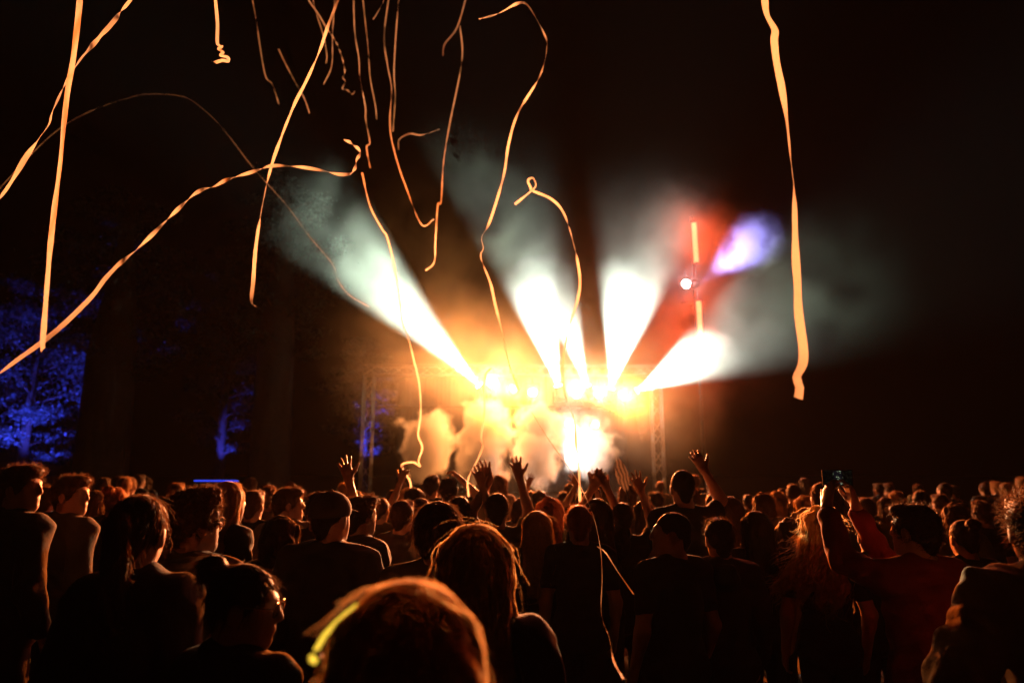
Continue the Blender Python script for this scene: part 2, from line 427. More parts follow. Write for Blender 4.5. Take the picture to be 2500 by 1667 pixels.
def unit_r(A): return A / (np.linalg.norm(A, axis=1, keepdims=True) + 1e-9)
def vec(*a): return np.array(a, dtype=np.float64)
tree(50, 29, 2.4, 10.5, 3.1, 15000, 'large leafy tree at the far left glowing blue', 1)
tree(535, 33, 3.0, 12.0, 2.6, 9000, 'tree lit blue in one low patch, between dark trunks', 2)
tree(885, 34, 3.0, 9.0, 2.2, 9000, 'tree lit blue behind the left lattice tower', 3)
tree(242, 27, 5.5, 14.0, 3.0, 7000, 'dark unlit tree right of the blue glowing tree', 4, trunk_r=1.0)
tree(655, 28, 6.5, 15.0, 3.0, 7000, 'dark unlit tree left of the stage, beside the patchy blue one', 5, trunk_r=.8)
BLUE = (.05, .06, 1.0)
def uplight(loc, power, label, aim, size):
    root = empty('uplight', loc); tag(root, label, 'uplight', 'blue uplights under the trees')
    a = Vector(aim).normalized()
    MB().tube([a * -.14, a * .1], [.1, .12], 12).build('can', M['black_metal'], root, True)
    MB().box((0, 0, -.16), (.24, .2, .03)).build('base', M['black_metal'], root)
    MB().disc(a * .105, a, .1, 14, .01).build('lens', lens_mat((.05, .08, 1), 10), root)
    lamp_light('wash', 'SPOT', root, a * .16, BLUE, power, a, size, .6, .08)
b1 = at(75, 1150, 26.5); uplight((b1.x, 26.0, .2), 9000, 'blue uplight below the large tree at the far left', (-.22, .55, 1), R(58))
b2 = at(520, 1150, 31); uplight((b2.x - .2, 30.9, .2), 4000, 'blue uplight below the patchy blue tree', (-.02, .62, 1), R(20))
b3 = at(880, 1150, 32); uplight((b3.x, 31.8, .2), 9000, 'blue uplight behind the left lattice tower', (0, .58, 1), R(24))
# riser with a blue strip
ra = at(475, 1173, 13.0); rb = at(583, 1173, 13.0)
rr = empty('control_riser', ((ra.x + rb.x) / 2, 13.0, 0)); tag(rr, 'black control riser edged with a thin blue led strip, left in the crowd', 'riser')
w_ = rb.x - ra.x
MB().box((0, .4, .45), (w_ + .1, .8, .9)).build('platform', M['black_metal'], rr)
for k in (-1, 1): MB().tube([(k * w_ / 2, 0, .9), (k * w_ / 2, 0, ra.z - .03)], .02, 6).build('post', M['black_metal'], rr)
MB().tube([(-w_ / 2, 0, ra.z - .03), (w_ / 2, 0, ra.z - .03)], .02, 6).build('rail', M['black_metal'], rr)
MB().box((0, -.02, ra.z), (w_, .02, .022)).build('led_strip', lens_mat((.04, .08, 1), 1.1), rr)
# ------------------------------------------------------------------ people: smooth-blended solids turned into one skin
def vec(*a): return np.array(a, dtype=np.float64)
class Sdf:
    def __init__(s): s.p = []; s.noise = None
    def rc(s, a, b, ra, rb, k=.03, sub=False): s.p.append(('rc', vec(*a), vec(*b), ra, rb, k, sub)); return s
    def el(s, c, r, k=.03, sub=False, rot=None): s.p.append(('el', vec(*c), vec(*r), rot, None, k, sub)); return s
    def chain(s, pts, rs, k=.03):
        for i in range(len(pts) - 1): s.rc(pts[i], pts[i+1], rs[i], rs[i+1], k)
        return s
    def mapped(s, f, rot):
        """the same solid moved by the rigid map f (rot: its 3x3 matrix)"""
        o = Sdf(); o.noise = s.noise
        for q in s.p:
            if q[0] == 'rc': o.p.append(('rc', f(q[1]), f(q[2]), *q[3:]))
            else: o.p.append(('el', f(q[1]), q[2], rot if q[3] is None else rot @ q[3], None, q[5], q[6]))
        return o
    def add(s, o): s.p += o.p; return s
    def bounds(s):
        lo, hi = vec(9, 9, 9), vec(-9, -9, -9)
        for q in s.p:
            if q[6]: continue
            if q[0] == 'rc':
                r = max(q[3], q[4]); lo = np.minimum(lo, np.minimum(q[1], q[2]) - r); hi = np.maximum(hi, np.maximum(q[1], q[2]) + r)
            else:
                r = q[2] if q[3] is None else np.full(3, q[2].max()); lo = np.minimum(lo, q[1] - r); hi = np.maximum(hi, q[1] + r)
        return lo, hi
    def __call__(s, P):
        D = np.full(len(P), .25)
        for q in s.p:
            k = q[5]; m = .10 + k
            if q[0] == 'rc':
                r = max(q[3], q[4]); lo = np.minimum(q[1], q[2]) - r - m; hi = np.maximum(q[1], q[2]) + r + m
            else:
                r = q[2].max(); lo = q[1] - r - m; hi = q[1] + r + m
            ix = np.nonzero(((P >= lo) & (P <= hi)).all(1))[0]
            if not len(ix): continue
            X = P[ix]
            if q[0] == 'rc':
                ab = q[2] - q[1]; L = max(ab @ ab, 1e-9)
                t = np.clip(((X - q[1]) @ ab) / L, 0, 1)
                d = np.linalg.norm(X - q[1] - t[:, None] * ab, axis=1) - (q[3] + (q[4] - q[3]) * t)
            else:
                Y = X - q[1]
                if q[3] is not None: Y = Y @ q[3]
                k0 = np.linalg.norm(Y / q[2], axis=1) + 1e-9; k1 = np.linalg.norm(Y / q[2] ** 2, axis=1) + 1e-9
                d = k0 * (k0 - 1) / k1
            o = D[ix]
            if q[6]:
                d = -d; h = np.clip(.5 - .5 * (o - d) / k, 0, 1) * -1 + 1
                h = np.clip(.5 + .5 * (o - d) / k, 0, 1)
                D[ix] = d + (o - d) * h + k * h * (1 - h)
            else:
                h = np.clip(.5 + .5 * (d - o) / k, 0, 1)
                D[ix] = d + (o - d) * h - k * h * (1 - h)
        if s.noise is not None:
            amp, freq, seed = s.noise
            D = D + amp * wobble(P * freq, seed)
        return D
def wobble(P, seed):
    g = np.random.default_rng(seed); o = np.zeros(len(P))
    for k in range(7):
        w = g.normal(size=3); w *= (.5 + .25 * k) / np.linalg.norm(w)
        o += np.sin(P @ w * 2.2 + g.uniform(0, 6.28) + 1.3 * np.sin(P @ g.normal(size=3) * .7)) / 3.5
    return o
def polygonize(f, h, pad=.02):
    lo, hi = f.bounds(); lo = lo - pad - 2 * h; hi = hi + pad + 2 * h
    B = 4; nb = np.ceil((hi - lo) / (h * B)).astype(int); n = nb * B
    g = [lo[i] + (np.arange(nb[i]) + .5) * h * B for i in range(3)]
    C = np.stack(np.meshgrid(*g, indexing='ij'), -1).reshape(-1, 3)
    dc = f(C).reshape(nb); keep = np.abs(dc) < h * B * 1.5 + .012
    V = np.repeat(np.repeat(np.repeat(np.where(dc > 0, 1., -1.), B, 0), B, 1), B, 2)
    K = np.repeat(np.repeat(np.repeat(keep, B, 0), B, 1), B, 2)
    ix = np.argwhere(K); V[tuple(ix.T)] = f(lo + ix * h)
    S = V < 0
    cn = [(a, b, c) for a in (0, 1) for b in (0, 1) for c in (0, 1)]
    sl = lambda a, b, c: (slice(a, n[0] - 1 + a), slice(b, n[1] - 1 + b), slice(c, n[2] - 1 + c))
    cnt = sum(S[sl(*c)].astype(np.int8) for c in cn)
    act = np.argwhere((cnt > 0) & (cnt < 8))
    vid = np.full(n - 1, -1, dtype=np.int64); vid[tuple(act.T)] = np.arange(len(act))
    pos = np.zeros((len(act), 3)); num = np.zeros(len(act))
    for a in cn:
        for ax in range(3):
            if a[ax]: continue
            b = list(a); b[ax] = 1
            va = V[tuple((act + a).T)]; vb = V[tuple((act + b).T)]
            m = (va < 0) != (vb < 0)
            t = np.where(m, va / np.where(m, va - vb, 1), 0)
            p = np.tile(np.array(a, float), (len(act), 1)); p[:, ax] = t
            pos += np.where(m[:, None], p, 0); num += m
    verts = lo + (act + pos / num[:, None]) * h
    quads = []
    for ax in range(3):
        o1, o2 = [(1, 2), (2, 0), (0, 1)][ax]
        A = S[tuple(slice(0, n[i] - 1) if i == ax else slice(1, n[i] - 1) for i in range(3))]
        Bq = S[tuple(slice(1, n[i]) if i == ax else slice(1, n[i] - 1) for i in range(3))]
        e = np.argwhere(A != Bq)
        inside = A[tuple(e.T)]
        base = e + np.array([0 if i == ax else 1 for i in range(3)])
        c = []
        for u, w in ((0, 0), (-1, 0), (-1, -1), (0, -1)):
            q = base.copy(); q[:, o1] += u; q[:, o2] += w
            c.append(vid[tuple(q.T)])
        q = np.stack(c, 1)
        q[~inside] = q[~inside][:, ::-1]
        quads.append(q)
    return verts, np.concatenate(quads)
def raw_mesh(name, verts, faces, smooth=True):
    """faces: int array (n, 3 or 4)"""
    me = bpy.data.meshes.new(name); k = faces.shape[1]
    me.vertices.add(len(verts)); me.vertices.foreach_set('co', np.asarray(verts, dtype=np.float32).ravel())
    me.loops.add(faces.size); me.loops.foreach_set('vertex_index', faces.astype(np.int32).ravel())
    me.polygons.add(len(faces)); me.polygons.foreach_set('loop_start', np.arange(0, faces.size, k, dtype=np.int32))
    if smooth: me.polygons.foreach_set('use_smooth', np.ones(len(faces), dtype=bool))
    me.update(calc_edges=True); me.validate(); return me

# ---- anatomy (a figure 1.75 m tall that faces +Y, away from the camera)
def unit(v): v = np.asarray(v, float); return v / (np.linalg.norm(v) + 1e-12)
def rot_about(v, ax, a):
    ax = unit(ax); return v * math.cos(a) + np.cross(ax, v) * math.sin(a) + ax * (ax @ v) * (1 - math.cos(a))
def add_hand(S, wrist, d, palm, thumb, spread=.16, curl=.15, s=1.0):
    """palm, four fingers of unequal length, a thumb from the side of the palm"""
    d = unit(d); palm = unit(palm - d * (np.asarray(palm) @ d)); side = unit(np.cross(d, palm)) * thumb
    W = vec(*wrist)
    for i, (o, ln, kn) in enumerate(((1.5, .068, .090), (.5, .078, .096), (-.5, .072, .092), (-1.5, .056, .083))):
        K = W + d * kn * s + side * o * .0195 * s
        S.rc(W + side * o * .011 * s, K, .0165 * s, .0125 * s, .014)
        fd = rot_about(d, palm, -thumb * o * spread * (1 if thumb > 0 else 1)) if False else unit(d + side * o * spread)
        p = K; r = .0098 * s
        for j, seg in enumerate((.46, .30, .24)):
            fd = unit(fd + palm * curl * (1.0 + .5 * j))
            q = p + fd * ln * seg * s; S.rc(p, q, r, r * .92, .006); p = q; r *= .92
    T = W + d * .028 * s + side * .026 * s; td = unit(d * .75 + side * (.75 + spread) + palm * .25)
    q = T + td * .042 * s; S.rc(T, q, .0165 * s, .012 * s, .012)
    td = unit(td + d * .35); S.rc(q, q + td * .05 * s, .0115 * s, .009 * s, .008)
HEAD_PIVOT = vec(0, -.01, 1.50)
def head_map(yaw, pitch, roll=0.0):
    Rm = np.array((Matrix.Rotation(yaw, 3, 'Z') @ Matrix.Rotation(pitch, 3, 'X') @ Matrix.Rotation(roll, 3, 'Y')))
    return (lambda p: HEAD_PIVOT + Rm @ (np.asarray(p) - HEAD_PIVOT)), Rm
def head_sdf(fem=False):
    H = Sdf()
    H.el((0, -.012, 1.657), (.074, .096, .093), .02)
    H.el((0, .045, 1.60), (.056, .055, .075), .03)
    H.rc((0, .055, 1.565), (0, .078, 1.546), .034, .021 if fem else .026, .025)
    H.rc((-.042, .0, 1.575), (0, .06, 1.545), .024, .024, .02); H.rc((.042, .0, 1.575), (0, .06, 1.545), .024, .024, .02)
    H.el((0, .074, 1.672), (.05, .018, .016), .02)                         # brow
    for x in (-.03, .03): H.el((x, .106, 1.648), (.02, .018, .012), .012, sub=True)
    for x in (-.03, .03): H.el((x, .079, 1.647), (.014, .014, .012), .004)   # eyes
    H.rc((0, .092, 1.662), (0, .112, 1.622), .009, .012, .010)                # nose
    H.el((0, .104, 1.616), (.017, .012, .009), .008)
    H.el((0, .094, 1.588), (.024, .012, .007), .006); H.el((0, .092, 1.577), (.021, .012, .008), .006)  # lips
    for x in (-1, 1):
        H.el((x * .078, -.004, 1.630), (.011, .024, .033), .006); H.el((x * .077, -.002, 1.602), (.010, .014, .014), .006)
        H.el((x * .092, .003, 1.630), (.008, .012, .018), .006, sub=True)
    H.rc((0, -.03, 1.53), (0, -.02, 1.62), .05, .055, .03)
    return H
DOWN = {-1: ((-.235, -.035, 1.14), (-.235, .07, .90)), 1: ((.235, -.035, 1.14), (.235, .07, .90))}
def body_sdf(arms, hands, fem=False, headf=None, build=1.0, low=False):
    S = Sdf()
    w = build * (.90 if fem else 1.0)
    S.rc((0, -.015, 1.44), (0, -.005, 1.56), .050 if fem else .058, .046 if fem else .054, .03)
    S.el((0, 0, 1.29), (.165 * w, .112 * w, .19), .05); S.el((0, 0, 1.10), (.132 * w, .098 * w, .16), .06)
    S.el((0, -.005, .955), (.158 * w * (1.08 if fem else 1), .112 * w, .13), .06)
    for x in (-1, 1):
        S.rc((0, -.02, 1.485), (x * .165 * w, -.01, 1.425), .045, .058, .05)
        S.rc((x * .085, .0, .93), (x * .095, .015, .50), .082, .056, .04); S.rc((x * .095, .01, .50), (x * .10, -.02, .09), .055, .038, .03)
        S.rc((x * .10, -.045, .04), (x * .12, .15, .03), .038, .03, .02)
        el_, wr = arms.get(x, DOWN[x]); sh = (x * .175 * w, -.01, 1.415)
        S.rc(sh, el_, .053, .042, .04); S.rc(el_, wr, .041, .027, .02)
        S.rc(el_, vec(*el_) + (vec(*wr) - vec(*el_)) * .3, .038, .038, .02)
        fd = unit(vec(*wr) - vec(*el_))
        h = hands.get(x)
        if h is None: add_hand(S, wr, fd, (-x, 0, 0), 1 if x > 0 else -1, .08, .35)
        else: add_hand(S, wr, h.get('d', fd), h['palm'], h['thumb'], h.get('spread', .16), h.get('curl', .12), 1.0)
    H = head_sdf(fem)
    if headf: H = H.mapped(*headf)
    S.add(H)
    return S
def top_sdf(arms, fem, build, sleeve=.55, fat=.014, hem=.82, hood=False, collar=False, seed=1, wr=.009, puff=0.0):
    """shirt, hoodie or jacket: the trunk and sleeves a little larger, with folds"""
    S = Sdf(); w = build * (.90 if fem else 1.0); f = fat
    S.el((0, 0, 1.29), (.165 * w + f, .112 * w + f, .19 + f * .3), .05); S.el((0, 0, 1.10), (.140 * w + f * 1.3, .102 * w + f * 1.3, .17), .06)
    S.rc((-.06, 0, hem + .10), (.06, 0, hem + .10), .122 * w + f, .122 * w + f, .08)
    for x in (-1, 1):
        S.rc((x * .02, -.022, 1.478), (x * .165 * w, -.01, 1.427), .050 + f, .062 + f, .05)
        el_, wr_ = arms.get(x, DOWN[x]); sh = vec(x * .175 * w, -.01, 1.415); el_ = vec(*el_); wr_ = vec(*wr_)
        if sleeve <= 1: S.rc(sh, sh + (el_ - sh) * sleeve, .056 + f + puff, .050 + f + puff, .03)
        else:
            S.rc(sh, el_, .056 + f + puff, .046 + f + puff, .03); S.rc(el_, el_ + (wr_ - el_) * (sleeve - 1), .047 + f + puff, .034 + f * .8 + puff * .6, .02)
    if hood:
        S.chain([(-.085, .03, 1.49), (-.075, -.07, 1.475), (0, -.115, 1.455), (.075, -.07, 1.475), (.085, .03, 1.49)], [.026, .038, .048, .038, .026], .02)
        S.el((0, -.125, 1.41), (.085, .04, .06), .03)
    if collar:
        S.chain([(-.062, .05, 1.485), (-.075, -.02, 1.51), (-.045, -.075, 1.515), (.045, -.075, 1.515), (.075, -.02, 1.51), (.062, .05, 1.485)], [.014, .018, .02, .02, .018, .014], .015)
    S.el((0, .015, 1.635), (.062 if collar or hood else .070, .07, .118), .012, sub=True)
    S.noise = (wr, 17, seed); return S
def trouser_sdf(fem, build):
    S = Sdf(); w = build * (.90 if fem else 1.0)
    S.el((0, -.005, .955), (.168 * w * (1.06 if fem else 1), .122 * w, .12), .05)
    for x in (-1, 1):
        S.rc((x * .085, .0, .93), (x * .095, .015, .50), .094, .07, .03); S.rc((x * .095, .01, .50), (x * .10, -.02, .10), .07, .058, .03)
    S.noise = (.005, 15, 5); return S
def hair_sdf(style):
    S = Sdf(); c = (0, -.02, 1.668)
    face = lambda y=.125, rx=.068: S.el((0, y, 1.605), (rx, .075, .10), .02, sub=True)
    if style == 'buzz': S.el(c, (.080, .101, .094), .02); S.rc((0, -.075, 1.60), (0, -.06, 1.565), .04, .035, .03); face(.11, .09); S.noise = (.0015, 120, 3)
    elif style in ('short', 'messy'):
        S.el(c, (.087, .108, .100), .02); S.rc((0, -.075, 1.61), (0, -.06, 1.56), .046, .038, .03)
        S.el((0, .06, 1.735), (.06, .045, .03), .03); face(.115, .085)
        S.noise = (.006 if style == 'messy' else .003, 60, 11)
    elif style == 'curly':
        S.el((0, -.02, 1.68), (.098, .118, .108), .02); S.rc((0, -.07, 1.61), (0, -.06, 1.575), .045, .035, .03); S.el((0, .05, 1.755), (.07, .05, .04), .03); face(.125, .085); S.noise = (.011, 75, 4)
    elif style == 'round':
        S.el((0, -.022, 1.668), (.098, .115, .103), .02); S.el((0, -.05, 1.61), (.09, .075, .06), .03); face(.12, .075); S.noise = (.0035, 70, 9)
    elif style in ('long', 'wavy', 'blown'):
        S.el(c, (.090, .110, .101), .02)
        e = 1.24 if style != 'bob' else 1.5
        for x in (-1, 1):
            S.rc((x * .062, -.01, 1.68), (x * .088, -.02, 1.46), .042, .034, .03); S.rc((x * .088, -.02, 1.46), (x * .105, -.06, e + .06), .034, .022, .03)
            S.rc((x * .045, -.075, 1.64), (x * .062, -.105, 1.40), .056, .045, .03); S.rc((x * .062, -.105, 1.40), (x * .06, -.125, e), .045, .024, .03)
        S.rc((0, -.09, 1.60), (0, -.125, e - .02), .05, .03, .03)
        face(.125, .062); S.noise = (.004 if style == 'long' else .013, 40 if style == 'long' else 26, 6)
        if style == 'blown':
            S.rc((-.07, -.06, 1.52), (-.20, -.09, 1.34), .055, .05, .04); S.rc((-.20, -.09, 1.34), (-.31, -.08, 1.29), .05, .02, .04)
            S.rc((-.12, -.07, 1.42), (-.15, -.10, 1.27), .05, .03, .04)
    elif style == 'bob':
        S.el(c, (.094, .114, .103), .02)
        for x in (-1, 1): S.rc((x * .066, -.01, 1.67), (x * .09, -.02, 1.53), .044, .032, .03)
        S.rc((-.05, -.08, 1.63), (-.06, -.085, 1.53), .055, .04, .03); S.rc((.05, -.08, 1.63), (.06, -.085, 1.53), .055, .04, .03)
        face(.125, .064); S.noise = (.009, 34, 8)
    elif style in ('bun', 'ponytail'):
        S.el(c, (.083, .105, .098), .02); S.rc((0, -.075, 1.60), (0, -.06, 1.57), .038, .03, .03); face(.112, .082)
        if style == 'bun': S.el((0, -.125, 1.735), (.05, .045, .045), .012); S.noise = (.003, 90, 2)
        else:
            S.chain([(0, -.10, 1.70), (.005, -.15, 1.67), (.02, -.165, 1.55), (.035, -.15, 1.38)], [.03, .034, .036, .014], .02); S.noise = (.004, 50, 2)
    return S
def strands(f, n, length, width, style, seed, lift=.25, seg=5, fly=.06):
    """thin ribbons of hair that start on the solid and follow it down, some of them loose"""
    g = np.random.default_rng(seed)
    V, Q = polygonize(f, .012)
    i = g.integers(0, len(Q), n); w = g.dirichlet(np.ones(4), n)
    P = (V[Q[i]] * w[:, :, None]).sum(1)
    def grad(X, e=.004):
        G = np.stack([f(X + np.eye(3)[a] * e) - f(X - np.eye(3)[a] * e) for a in range(3)], 1)
        return G / (np.linalg.norm(G, axis=1, keepdims=True) + 1e-9)
    N = grad(P); L = length * g.uniform(.5, 1.15, n); loose = g.uniform(size=n) < fly
    rnd = g.normal(size=(n, 3)); curl_ax = unit_rows(g.normal(size=(n, 3)))
    down = np.tile(vec(0, 0, -1.0), (n, 1)); crown = vec(0, -.05, 1.76)
    pts = [P - N * .004]; D = None; X = P.copy()
    for s in range(seg):
        if style in ('long', 'bob', 'wavy', 'blown', 'bun', 'ponytail', 'round'):
            out = (X - crown) * vec(1, 1, 0); t = down + out * 5 * (X[:, 2:3] > 1.70) + rnd * ((.05 if style == 'long' else .14) + .5 * loose[:, None])
            t = t - N * (t * N).sum(1, keepdims=True) * .96
            if style in ('wavy', 'blown', 'bob'): t = unit_rows(t) + .45 * np.sin(s * 2.1 + rnd[:, :1] * 3) * np.cross(N, t)
            if style == 'blown': t = t + vec(-.55, 0, .0) * (X[:, 2:3] < 1.6)
            t = unit_rows(t) + N * (lift * (.5 if s == 0 else .08) + .35 * loose[:, None] * g.uniform(.2, 1, (n, 1)))
        elif style == 'curly':
            t = N * .8 + rnd * .5
            ang = 1.5 * s + rnd[:, 0] * 3; t = unit_rows(t) + np.cross(curl_ax, N) * np.sin(ang)[:, None] * 1.2 + np.cross(np.cross(curl_ax, N), N) * np.cos(ang)[:, None] * 1.2
        else:
            t = vec(0, .25, .15) + (X - crown) * vec(2.5, 2.5, .5) + rnd * .55
            t = t - N * (t * N).sum(1, keepdims=True) * .9; t = unit_rows(t) + N * (lift * 2.2)
        D = unit_rows(t); X = X + D * (L / seg)[:, None]; pts.append(X)
        if length > .09 and s < seg - 1:
            N = grad(X)
            d = f(X); X = X - N * np.clip(d - .004 - .012 * loose, -.03, .03)[:, None] * (~loose)[:, None] * .8; pts[-1] = X
    pts = np.stack(pts, 1); m = seg + 1
    sd = unit_rows(np.cross(pts[:, -1] - pts[:, 0], g.normal(size=(n, 3))))
    wd = width * np.linspace(1, .35, m)[None, :, None]
    A = pts - sd[:, None] * wd / 2; Bv = pts + sd[:, None] * wd / 2
    verts = np.concatenate([A, Bv], 1).reshape(-1, 3)
    b = (np.arange(n) * 2 * m)[:, None]; k = np.arange(seg)[None]
    q = np.stack([b + k, b + k + 1, b + m + k + 1, b + m + k], -1).reshape(-1, 4)
    return verts, q
def unit_rows(A): return A / (np.linalg.norm(A, axis=1, keepdims=True) + 1e-9)
def join(*vq):
    vs_, qs, o = [], [], 0
    for v, q in vq: vs_.append(v); qs.append(q + o); o += len(v)
    return np.concatenate(vs_), np.concatenate(qs)

# ---- materials of people
def mat_skin(name, col):
    m = mat_plain(name, col, .5, noise=.08, scale=25); b = m.node_tree.nodes['Principled BSDF']
    b.inputs['Sheen Weight'].default_value = .15; b.inputs['Specular IOR Level'].default_value = .4
    return m
def mat_hair(name, col, trans=.45):
    m, n, l = new_mat(name); b = n['Principled BSDF']
    b.inputs['Roughness'].default_value = .55; b.inputs['Specular IOR Level'].default_value = .25
    b.inputs['Sheen Weight'].default_value = min(1.0, .35 + max(col)); b.inputs['Sheen Roughness'].default_value = .3; b.inputs['Sheen Tint'].default_value = (1, .8, .6, 1)
    tc = n.new('ShaderNodeTexCoord'); t = n.new('ShaderNodeTexNoise'); t.inputs['Scale'].default_value = 60; t.inputs['Detail'].default_value = 3
    l.new(tc.outputs['Object'], t.inputs['Vector'])
    mx = n.new('ShaderNodeMix'); mx.data_type = 'RGBA'
    mx.inputs[6].default_value = (*[c * .6 for c in col], 1); mx.inputs[7].default_value = (*[min(1, c * 1.5) for c in col], 1)
    l.new(t.outputs['Fac'], mx.inputs[0]); l.new(mx.outputs[2], b.inputs['Base Color'])
    tr = n.new('ShaderNodeBsdfTranslucent'); l.new(mx.outputs[2], tr.inputs[0])
    ms = n.new('ShaderNodeMixShader'); ms.inputs[0].default_value = trans
    l.new(b.outputs[0], ms.inputs[1]); l.new(tr.outputs[0], ms.inputs[2]); l.new(ms.outputs[0], n['Material Output'].inputs[0])
    return m
SKIN = [mat_skin('skin', c) for c in ((.40, .22, .15), (.33, .18, .12), (.46, .27, .19))]
HAIR = {'dark': mat_hair('hair_dark', (.045, .028, .018)), 'brown': mat_hair('hair_brown', (.12, .065, .035)),
        'blond': mat_hair('hair_blond', (.42, .27, .13)), 'backlit': mat_hair('hair_backlit', (.80, .54, .28), .72), 'red': mat_hair('hair_red', (.28, .10, .04))}  # palest hair: backlight rim glow lifted into its colour and translucency
CLOTH = {k: mat_plain('cloth_' + k, c, .9, sheen=.06, noise=.15, scale=60, bump=.25) for k, c in
         dict(black=(.015, .014, .014), navy=(.02, .025, .045), grey=(.07, .065, .06), white=(.16, .15, .14), olive=(.07, .07, .04), red=(.20, .012, .015), tan=(.26, .17, .09), denim=(.02, .026, .04)).items()}

# ---- archetypes
ARCH = {}
def archetype(key, style, fem=False, arms=None, hands=None, h=.013, top=None, yaw=0, pitch=0, roll=0, build=1.0, ns=700, sl=.05, sw=.003, extra=None, lift=.25, fly=.06, hh=None):
    arms = arms or {}; hands = hands or {}
    hm = head_map(R(yaw), R(pitch), R(roll)) if (yaw or pitch or roll) else None
    top = dict(top or {})
    tname = top.pop('name', 'shirt')
    bs = body_sdf(arms, hands, fem, hm, build)
    parts = [('body', raw_mesh('body', *polygonize(bs, h)), 'skin'),
             (tname, raw_mesh(tname, *polygonize(top_sdf(arms, fem, build, **top), max(h, .011))), 'top'),
             ('trousers', raw_mesh('trousers', *polygonize(trouser_sdf(fem, build), .02)), 'trousers')]
    if style:
        hs = hair_sdf(style)
        solid = polygonize(hs, hh or max(h * .8, .008))
        st = strands(hs, ns, sl, sw, style, len(ARCH) + 3, lift, fly=fly)
        v, q = join(solid, st)
        if hm: v = HEAD_PIVOT + (v - HEAD_PIVOT) @ hm[1].T
        parts.append(('hair', raw_mesh('hair', v, q), 'hair'))
    for nm, me, slot in (extra(hm) if extra else []): parts.append((nm, me, slot))
    zt = 1.75
    if style:
        sv = solid[0] if not hm else HEAD_PIVOT + (solid[0] - HEAD_PIVOT) @ hm[1].T
        zt = max(zt, float(sv[:, 2].max()))
    ARCH[key] = (parts, zt)
    return ARCH[key]
def person(key, px, py, Y, label, yaw=0.0, hair='dark', top='black', trousers='denim', skin=0, group=None, height=None, dx=0.0):
    """stands on the ground; the crown of the head is on the sight line of (px, py)"""
    parts, ztop = ARCH[key]
    p = at(px, py, Y); s = (height or p.z) / ztop
    o = empty('person', (p.x + dx, Y, 0), R(yaw)); o.scale = (s, s, s)
    tag(o, label, 'person', group)
    look = {'skin': SKIN[skin], 'top': CLOTH[top], 'trousers': CLOTH[trousers], 'hair': HAIR[hair]}
    for nm, me, slot in parts:
        if not me.materials: me.materials.append(None)
        c = bpy.data.objects.new(nm, me); COL.objects.link(c); c.parent = o
        c.material_slots[0].link = 'OBJECT'
        c.material_slots[0].material = look[slot] if isinstance(slot, str) else slot
    return o
# ------------------------------------------------------------------ who stands in the crowd
OPEN_L = {'palm': (0, 1, 0), 'thumb': 1, 'spread': .24, 'curl': .04}
OPEN_R = {'palm': (0, 1, 0), 'thumb': -1, 'spread': .24, 'curl': .04}
JACKET = dict(name='jacket', sleeve=1.92, collar=True, fat=.022, wr=.009, seed=4)
HOODIE = dict(name='hoodie', sleeve=1.95, hood=True, fat=.026, wr=.010, seed=7)
TEE = dict(name='shirt')
def glasses(hm):
    mb = MB()
    for s in (-1, 1):
        c = Vector((s * .034, .104, 1.648))
        mb.tube([c + Vector((.027 * math.cos(a), 0, .022 * math.sin(a))) for a in np.linspace(0, 2 * math.pi, 15)], .0022, 5, False)
        mb.tube([(s * .061, .104, 1.655), (s * .078, .06, 1.655), (s * .082, -.01, 1.650)], .0022, 5)
    mb.tube([(-.008, .106, 1.652), (.008, .106, 1.652)], .002, 5)
    me = mb.mesh('glasses_frame')
    ln = MB()
    for s in (-1, 1): ln.disc((s * .034, .104, 1.648), (0, 1, 0), .024, 14, .002)
    ml = ln.mesh('lens')
    if hm:
        for m_ in (me, ml):
            for v in m_.vertices: v.co = Vector(hm[0](np.array(v.co)))
    return [('glasses', me, GL_FRAME), ('glasses_lens', ml, GL_LENS)]
GL_FRAME = mat_plain('glasses_frame', (.5, .42, .35), .2, .8)
def _gl():
    m, n, l = new_mat('glasses_lens'); b = n['Principled BSDF']
    b.inputs['Transmission Weight'].default_value = 1; b.inputs['Roughness'].default_value = .05; b.inputs['IOR'].default_value = 1.1
    return m
GL_LENS = _gl()
def cap(hm):
    S = Sdf(); S.el((0, -.015, 1.675), (.092, .112, .092), .01); S.el((0, -.0, 1.55), (.2, .2, .105), .01, sub=True)
    S.rc((-.035, .10, 1.672), (-.03, .165, 1.660), .006, .005, .02); S.rc((.035, .10, 1.672), (.03, .165, 1.660), .006, .005, .02); S.rc((0, .10, 1.676), (0, .172, 1.664), .008, .006, .02)
    S.el((0, -.015, 1.768), (.01, .01, .008), .004); v, q = polygonize(S, .007)
    if hm: v = HEAD_PIVOT + (v - HEAD_PIVOT) @ hm[1].T
    return [('cap', raw_mesh('cap', v, q), CLOTH['grey'])]
# near figures
archetype('front_long', 'long', True, h=.012, top=TEE, ns=26000, sl=.12, sw=.0009, lift=.2, fly=.006, hh=.006)
archetype('long_jacket', 'long', True, h=.010, top=dict(JACKET, puff=.006), ns=14000, sl=.18, sw=.0013, lift=.08, fly=.014, hh=.007)
archetype('bun_glasses', 'bun', True, h=.0075, top=JACKET, yaw=-62, pitch=-8, ns=3200, sl=.07, sw=.0016, lift=.06, fly=.02, extra=glasses, hh=.007)
archetype('curly_hoodie', 'curly', h=.009, top=HOODIE, yaw=-32, ns=2600, sl=.035, sw=.0022, extra=glasses)
archetype('pony', 'ponytail', True, h=.012, top=JACKET, yaw=8, ns=2200, sl=.14, sw=.0022, lift=.1)
archetype('round_tee', 'round', h=.011, top=TEE, ns=3000, sl=.06, sw=.002, lift=.12)
archetype('cap_tee', 'buzz', h=.012, top=dict(HOODIE, hood=False), ns=500, sl=.02, yaw=-20, extra=cap)
